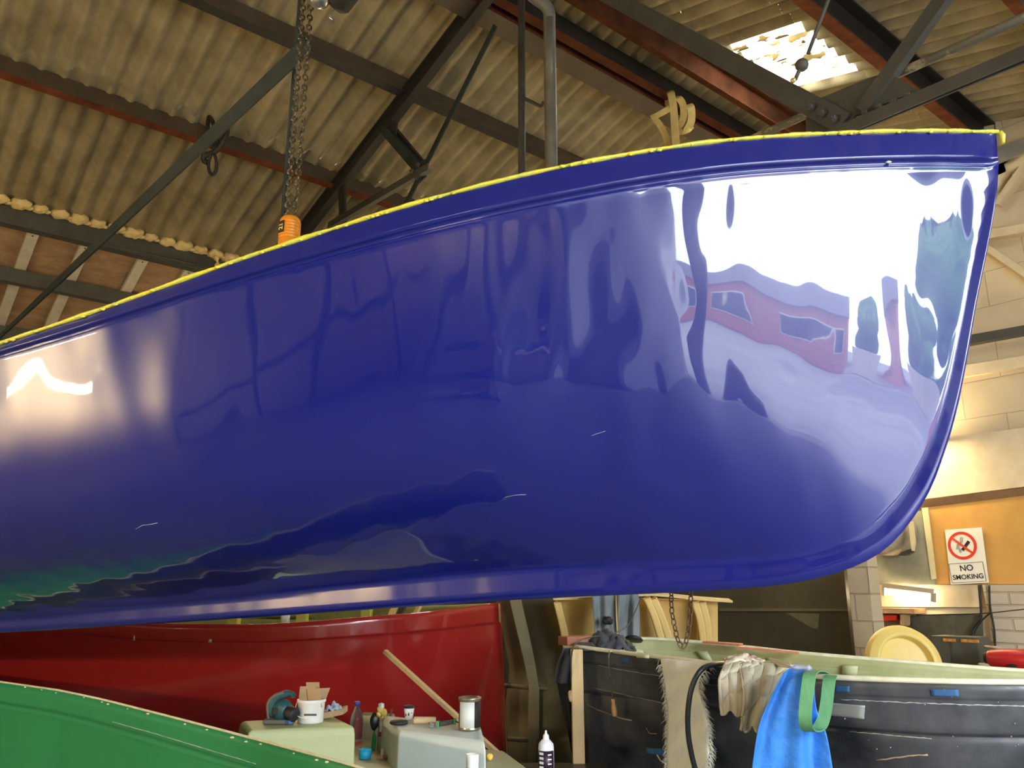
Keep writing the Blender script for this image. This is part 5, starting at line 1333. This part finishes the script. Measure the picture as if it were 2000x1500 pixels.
# hanging overalls
M_ovr = mat('blue_grey_overalls', (0.17, 0.20, 0.205), (0.24, 0.27, 0.275), 6, rough=0.85, bump=0.003, bscale=12)
ov = thing('overalls', at(1205, 1250, 5.0), 'faded blue-grey overalls hanging below the blue hull in front of the yellow moulding', 'overalls')
drape(at(1178, 1135, 5.02), 0.13, at(1183, 1248, 5.02), 0.15, 0.016, 1.3, 2, 'leg', M_ovr, parent=ov)
drape(at(1226, 1135, 5.0), 0.13, at(1228, 1252, 5.0), 0.14, 0.018, 1.5, 6, 'leg', M_ovr, parent=ov)
drape(at(1203, 1100, 5.05), 0.28, at(1203, 1160, 5.05), 0.27, 0.016, 2.2, 4, 'waist', M_ovr, parent=ov)
MB().ball(at(1186, 1212, 4.93), 0.028, 8, (1.2, 0.6, 0.8), noise=0.3).build('hole', M_ink, parent=ov)
hp_ = at(1203, 1100, 5.08)
MB().tube([hp_ - V((0.16, 0, 0)), hp_ + V((0.16, 0, 0))], 0.012, 8).build('hanging_rail', M_steel, parent=ov)
MB().tube([hp_ + V((0.10, 0, 0)), hp_ + V((0.10, 0.75, 0)), V((hp_.x + 0.10, hp_.y + 0.76, 0))], 0.014, 8).build('rail_post', M_ink, parent=ov)
MB().lathe([(0, 0), (0.05, 0.0), (0.055, 0.01), (0.045, 0.02), (0, 0.022)], at(1238, 1251, 4.9), V((0.2, 0.3, 1)), n=24).build('dark_tin_lid', M_ink, label='dark round lid on the far rim below the hanging overalls', cat='lid')
# hooked scraper
sk_ = thing('scraper', at(1197, 1400, 3.8), 'long hooked scraper with a turned wooden handle hanging on the rim', 'scraper')
kk = 3.86
MB().tube(crv([at(1197, 1277, 4.0), at(1192, 1273, 3.9), at(1189, 1280, kk), at(1189, 1300, kk), at(1192, 1330, kk), at(1197, 1366, kk)], 30), 0.0045, 8).build('rod', M_chain, parent=sk_)
ax_ = (at(1201, 1399, kk) - at(1197, 1365, kk)); hl2 = ax_.length; ax_.normalize()
MB().lathe([(0, 0), (0.007, 0), (0.010, 0.01), (0.008, 0.02), (0.012, 0.035), (0.014, hl2*0.75), (0.010, hl2*0.97), (0, hl2)], at(1197, 1365, kk), ax_, n=18).build('handle', mat('varnished_wood', (0.60, 0.33, 0.12), (0.5, 0.26, 0.08), 10, rough=0.4), parent=sk_)
# loose cable over the corner
MB().tube(crv([at(1253, 1165, 4.95), at(1238, 1200, 4.9), at(1222, 1225, 4.8), at(1190, 1240, 4.4), at(1150, 1245, 4.2), at(1124, 1257, 3.98), at(1116, 1285, 3.96), at(1117, 1340, 3.97), at(1124, 1400, 3.96), at(1127, 1470, 3.96), at(1128, 1540, 3.96)], 80), 0.0040, 6).build('loose_cable', mat('cable_grey', (0.06, 0.06, 0.045), rough=0.6), label='thin grey cable looping over the rim and down the timber prop', cat='cable')
# fibre mat
M_fib = mat('chopped_fibre', (0.93, 0.95, 0.86), (0.84, 0.86, 0.72), 45, rough=0.9, stretch=(1, 1, 0.25))
fm = thing('fibre_mat', at(1345, 1400, 3.45), 'pale shaggy strip of glass fibre mat draped over the rim of the black boat', 'fibre mat')
rim_p = lambda px: crv([at(1128, 1264, 4.15), at(1215, 1275, 3.95), at(1330, 1289, 3.6), at(1480, 1308, 3.2), at(1600, 1322, 2.95)], 60)[int(max(0, min(60, (px - 1128) / (1600 - 1128) * 60)))]
rnd = random.Random(12); rows = []; mbf = MB()
def fmx(y): return interp([(1284, 1288), (1310, 1296), (1350, 1301), (1400, 1305), (1450, 1303), (1520, 1303)], y), interp([(1288, 1384), (1310, 1368), (1350, 1366), (1400, 1378), (1450, 1384), (1520, 1380)], y)
for j in range(34):
    r = []
    for i in range(19):
        u = i / 18
        if j < 4:
            xl, xr = 1290, 1384; y = 1289 + (xr - xl) * u * 0.14
            kk = 3.75 - 0.42*u + (0.10 - 0.04*j)
            p = at(xl + (xr - xl)*u, y - 2 - 3*math.sin(j/3*math.pi*0.7) + j*0.7, kk - 0.03)
        else:
            y = 1290 + (j - 3) * 7.6; xl, xr = fmx(y)
            kk = 3.60 - 0.33*u + 0.015*math.sin(j*0.9 + 5*u) + 0.012*math.sin(9*u + 0.4*j)
            p = at(xl + (xr - xl)*u, y + (1-0)*13*u*max(0, 1 - (j-4)/8), kk)
        r.append(p + V((rnd.uniform(-.001, .001), rnd.uniform(-.0006, .0006), rnd.uniform(-.001, .001))))
    rows.append(r)
MB().grid(rows).build('mat', M_fib, parent=fm, solid=(0.008, 0))
mbf = MB()
for i in range(900):
    j = rnd.randrange(3, 33); e = rnd.random()
    side = -1 if e < 0.36 else (1 if e < 0.8 else 0)
    p = rows[j][0 if side < 0 else (18 if side > 0 else rnd.randrange(1, 18))]
    L_ = rnd.uniform(0.012, 0.035) * (1 if side else 0.8)
    d = V((side * rnd.uniform(0.4, 1) if side else rnd.uniform(-.5, .5), -rnd.uniform(0.1, 0.5), -rnd.uniform(0.1, 1.4))).normalized()
    q = p + d*L_*0.5 + V((0, 0, -0.001)); z = p + d*L_ + V((0, 0, -L_*0.35))
    mbf.tube([p, q, z], [0.0009, 0.0007, 0.0003], 3, caps=False)
mbf.build('loose_fibres', M_fib, parent=fm, kind='stuff', fixn=False)
# black hose
MB().tube(crv([at(1440, 1305, 3.55), at(1418, 1297, 3.38), at(1395, 1298, 3.26), at(1370, 1308, 3.2), at(1352, 1340, 3.18), at(1344, 1385, 3.17), at(1344, 1430, 3.17), at(1350, 1470, 3.17), at(1360, 1510, 3.17), at(1385, 1600, 3.17)], 90), 0.0105, 12).build('rubber_hose', mat('black_hose', (0.018, 0.020, 0.022), rough=0.4), label='black rubber hose looping over the rim and down past the fibre mat', cat='hose')
# quilted beige glove / cloth
M_glv = mat('beige_leather', (0.46, 0.41, 0.28), (0.58, 0.52, 0.38), 12, rough=0.85, bump=0.002, bscale=60)
gl = thing('work_gloves', at(1470, 1420, 3.0), 'pair of creased beige leather work gloves hanging over the rim', 'gloves')
def pathq(pts, kk): return [at(x, y, kk + dz) for x, y, dz in pts]
drape(at(1452, 1290, 3.16), 0.16, at(1436, 1392, 3.03), 0.11, 0.010, 1.3, 21, 'glove', M_glv, parent=gl, quilt=0.020, mid=[at(1440, 1325, 3.04)], thick=0.010, edge=0.012, nu=60, nv=44)
drape(at(1492, 1296, 3.12), 0.20, at(1464, 1424, 2.99), 0.085, 0.011, 1.4, 23, 'glove', M_glv, parent=gl, quilt=0.022, mid=[at(1486, 1340, 3.0)], thick=0.010, edge=0.014, nu=60, nv=44)
drape(at(1520, 1298, 3.12), 0.13, at(1490, 1410, 3.05), 0.05, 0.006, 1.6, 27, 'glove_cuff', M_glv, parent=gl, quilt=0.008, mid=[at(1508, 1350, 3.06)], thick=0.008)
crumple(at(1452, 1291, 3.18), 0.07, 0.05, 0.025, 3, n=12).build('stained_cuff', mat('rust_stain', (0.25, 0.05, 0.04), (0.75, 0.68, 0.5), 18, rough=0.8, ramp=(0.35, 0.5)), parent=gl, solid=(0.004, 0))
drape(at(1505, 1290, 3.16), 0.10, at(1545, 1300, 3.0), 0.10, 0.004, 1.2, 31, 'pale_flap', mat('pale_lining', (0.62, 0.56, 0.38), rough=0.9), parent=gl, wd=V((0.2, 0.9, 0.1)), nd=V((0, 0, 1)))
# bright blue apron
M_apr = mat('bright_blue_plastic', (0.035, 0.19, 0.58), (0.05, 0.25, 0.68), 5, rough=0.5, bump=0.02, bscale=9)
drape(at(1566, 1299, 2.93), 0.06, at(1545, 1530, 2.80), 0.31, 0.026, 1.5, 14, 'blue_apron', M_apr, nu=70, nv=60, mid=[at(1560, 1318, 2.80), at(1545, 1385, 2.79), at(1545, 1440, 2.79)], thick=0.003,
      label='bright blue plastic apron hanging over the rim behind the green webbing loop', cat='apron')
# green webbing loop
M_web = mat('green_webbing', (0.09, 0.26, 0.10), (0.12, 0.31, 0.13), 60, rough=0.8, bump=0.001, stretch=(1, 1, 0.1))
ribbon([at(1612, 1318, 2.98), at(1598, 1311, 2.86), at(1583, 1315, 2.72), at(1578, 1340, 2.67), at(1573, 1385, 2.66), at(1573, 1412, 2.67), at(1580, 1427, 2.71), at(1595, 1425, 2.77), at(1607, 1408, 2.80), at(1614, 1375, 2.81), at(1618, 1340, 2.83), at(1622, 1322, 2.87), at(1632, 1318, 2.95), at(1646, 1326, 3.02)],
       V((0.95, -0.30, 0)), 0.042, 0.004, 90).build('webbing_loop', M_web, label='loop of green webbing hooked over the rim of the black boat', cat='webbing', bevel=0.001)

# ================================================================== THE PHOTOGRAPHER (seen mirrored in the blue hull)
def skin(name, joints, bones, m, parent, subd=2):
    # joints: name -> (point, radius); bones: pairs; grown with a Skin modifier
    names = list(joints); org = V(parent['_org'])
    me = bpy.data.meshes.new(name)
    me.from_pydata([ROT @ V(joints[n][0]) - org for n in names], [(names.index(a), names.index(b)) for a, b in bones], [])
    o = bpy.data.objects.new(name, me); COL.objects.link(o); o.parent = parent; o['_org'] = tuple(org)
    me.materials.append(m)
    md = o.modifiers.new('skin', 'SKIN'); md.use_smooth_shade = True; md.branch_smoothing = 0.4
    if not me.skin_vertices: 
        bpy.context.view_layer.objects.active = o
    lay = me.skin_vertices[0].data if me.skin_vertices else None
    if lay:
        for i, n in enumerate(names):
            r = joints[n][1]; lay[i].radius = (r, r) if not isinstance(r, tuple) else r
            lay[i].use_root = (i == 0)
    s = o.modifiers.new('subd', 'SUBSURF'); s.levels = subd; s.render_levels = subd
    return o
px_, py_ = 0.02, -0.48
pers = thing('person', (px_, py_, 0), 'person in a dark T-shirt and shorts holding up a phone, mirrored in the blue hull', 'person')
M_skin = mat('skin', (0.50, 0.27, 0.18), (0.46, 0.24, 0.16), 10, rough=0.55)
M_tee = mat('dark_tshirt', (0.02, 0.022, 0.035), rough=0.85); M_short = mat('dark_shorts', (0.03, 0.03, 0.035), rough=0.85); M_hair = mat('brown_hair', (0.06, 0.035, 0.02), rough=0.7, bump=0.004, bscale=60)
def P(x, y, z): return (px_ + x, py_ + y, z)
J = {'pelvis': (P(0, 0, 0.95), (0.15, 0.11)), 'waist': (P(0, 0, 1.10), (0.135, 0.10)), 'chest': (P(0, -0.01, 1.30), (0.165, 0.115)), 'neck0': (P(0, 0, 1.47), (0.07, 0.06)), 'neck1': (P(0, 0.015, 1.55), (0.055, 0.055)),
     'head': (P(0, 0.03, 1.635), (0.075, 0.09)), 'crown': (P(0, 0.02, 1.71), (0.065, 0.08))}
Bn = [('pelvis', 'waist'), ('waist', 'chest'), ('chest', 'neck0'), ('neck0', 'neck1'), ('neck1', 'head'), ('head', 'crown')]
for s, t in ((-1, 'l'), (1, 'r')):
    J.update({t+'sh': (P(s*0.18, 0, 1.42), 0.062), t+'el': (P(s*0.29, 0.10, 1.20), 0.043), t+'wr': (P(s*0.095, 0.33, 1.49), 0.028), t+'pm': (P(s*0.075, 0.365, 1.56), (0.036, 0.018)),
              t+'hip': (P(s*0.095, 0, 0.88), 0.09), t+'kn': (P(s*0.11, 0.02 if s < 0 else 0.05, 0.49), 0.057), t+'cf': (P(s*0.115, -0.01 if s < 0 else 0.02, 0.33), 0.055), t+'an': (P(s*0.12, -0.01 if s < 0 else 0.03, 0.09), 0.035), t+'to': (P(s*0.14, 0.15 if s < 0 else 0.19, 0.035), (0.04, 0.03))})
    Bn += [('chest', t+'sh'), (t+'sh', t+'el'), (t+'el', t+'wr'), (t+'wr', t+'pm'), ('pelvis', t+'hip'), (t+'hip', t+'kn'), (t+'kn', t+'cf'), (t+'cf', t+'an'), (t+'an', t+'to')]
    # fingers and thumb rooted in the palm
    for f, (dx, dz, L_) in enumerate(((-0.022, 0.01, 0.062), (-0.008, 0.018, 0.070), (0.008, 0.016, 0.066), (0.021, 0.006, 0.052))):
        a_ = 'f%s%d' % (t, f)
        J[a_+'a'] = (P(s*0.072 - s*0.004, 0.372 + 0.0, 1.572 + dx*1.1 + 0.02), 0.009)
        J[a_+'b'] = (P(s*0.058, 0.392, 1.580 + dx*1.1 + 0.02), 0.0085)
        J[a_+'c'] = (P(s*0.030, 0.400, 1.582 + dx*1.1 + 0.018), 0.0075)
        Bn += [(t+'pm', a_+'a'), (a_+'a', a_+'b'), (a_+'b', a_+'c')]
    J[t+'th'] = (P(s*0.070, 0.352, 1.600), 0.011); J[t+'t2'] = (P(s*0.045, 0.360, 1.622), 0.009)
    Bn += [(t+'pm', t+'th'), (t+'th', t+'t2')]
skin('body', J, Bn, M_skin, pers)
hc = V(P(0, 0.03, 1.655))
face = MB(); face.ball(hc, 0.088, 18, (0.88, 1.05, 1.28)); face.ball(hc + V((0, 0.098, -0.012)), 0.015, 8, (0.8, 1, 1.4)); 
for s in (-1, 1): face.ball(hc + V((s*0.080, -0.005, -0.01)), 0.024, 8, (0.35, 0.8, 1.25))
face.build('head', M_skin, parent=pers)
MB().tube([hc + V((-0.024, 0.078, -0.058)), hc + V((0, 0.086, -0.058)), hc + V((0.024, 0.078, -0.058))], [0.003, 0.006, 0.003], 8).build('mouth', mat('lips', (0.35, 0.12, 0.10), rough=0.5), parent=pers)
for s in (-1, 1):
    MB().ball(hc + V((s*0.031, 0.080, 0.016)), 0.010, 8, (1.3, 0.6, 0.8)).build('eye', M_wp, parent=pers)
    MB().ball(hc + V((s*0.031, 0.086, 0.016)), 0.005, 6).build('iris', M_ink, parent=pers)
rows = []
for i in range(13):
    t_ = math.pi*0.60*i/12
    rows.append([hc + V((0.084*math.sin(t_)*math.cos(a_), -0.012 + 0.098*math.sin(t_)*math.sin(a_)*(0.86 if math.sin(a_) > 0 else 1), 0.012 + 0.115*math.cos(t_) + (0.05 if math.sin(a_) > 0.2 else 0)*math.sin(t_)**2)) for a_ in [2*math.pi*j/28 for j in range(28)]])
MB().grid(rows, closed_u=True).build('hair', M_hair, parent=pers, solid=(0.010, 0))
K_ = {'w': (P(0, 0, 0.93), (0.165, 0.125)), 'm': (P(0, 0, 1.10), (0.150, 0.115)), 'c': (P(0, -0.01, 1.32), (0.178, 0.128)), 'n': (P(0, 0, 1.455), (0.085, 0.07))}
KB = [('w', 'm'), ('m', 'c'), ('c', 'n')]
for s, t in ((-1, 'l'), (1, 'r')):
    K_[t+'s'] = (P(s*0.185, 0, 1.42), 0.072); K_[t+'e'] = (P(s*0.255, 0.06, 1.28), 0.062); KB += [('c', t+'s'), (t+'s', t+'e')]
skin('t_shirt', K_, KB, M_tee, pers)
K2 = {'w': (P(0, 0, 0.97), (0.155, 0.118)), 'v': (P(0, 0, 0.88), (0.165, 0.125))}
KB2 = [('w', 'v')]
for s, t in ((-1, 'l'), (1, 'r')):
    K2[t+'h'] = (P(s*0.095, 0.01, 0.80), 0.100); K2[t+'k'] = (P(s*0.11, 0.02 if s < 0 else 0.04, 0.54), 0.088); KB2 += [('v', t+'h'), (t+'h', t+'k')]
skin('shorts', K2, KB2, M_short, pers)
for s in (-1, 1):
    yy = -0.01 if s < 0 else 0.03
    MB().ball(P(s*0.13, yy + 0.06, 0.045), 0.05, 12, (1.0, 2.9, 0.95)).build('shoe', M_ink, parent=pers)
MB().box((0, -0.115, 1.600), (0.15, 0.009, 0.075)).build('phone', M_ink, label='dark phone held up in both hands, mirrored in the blue hull', cat='phone', bevel=0.004)

# tidy helper properties
for o in bpy.data.objects:
    if '_org' in o.keys(): del o['_org']
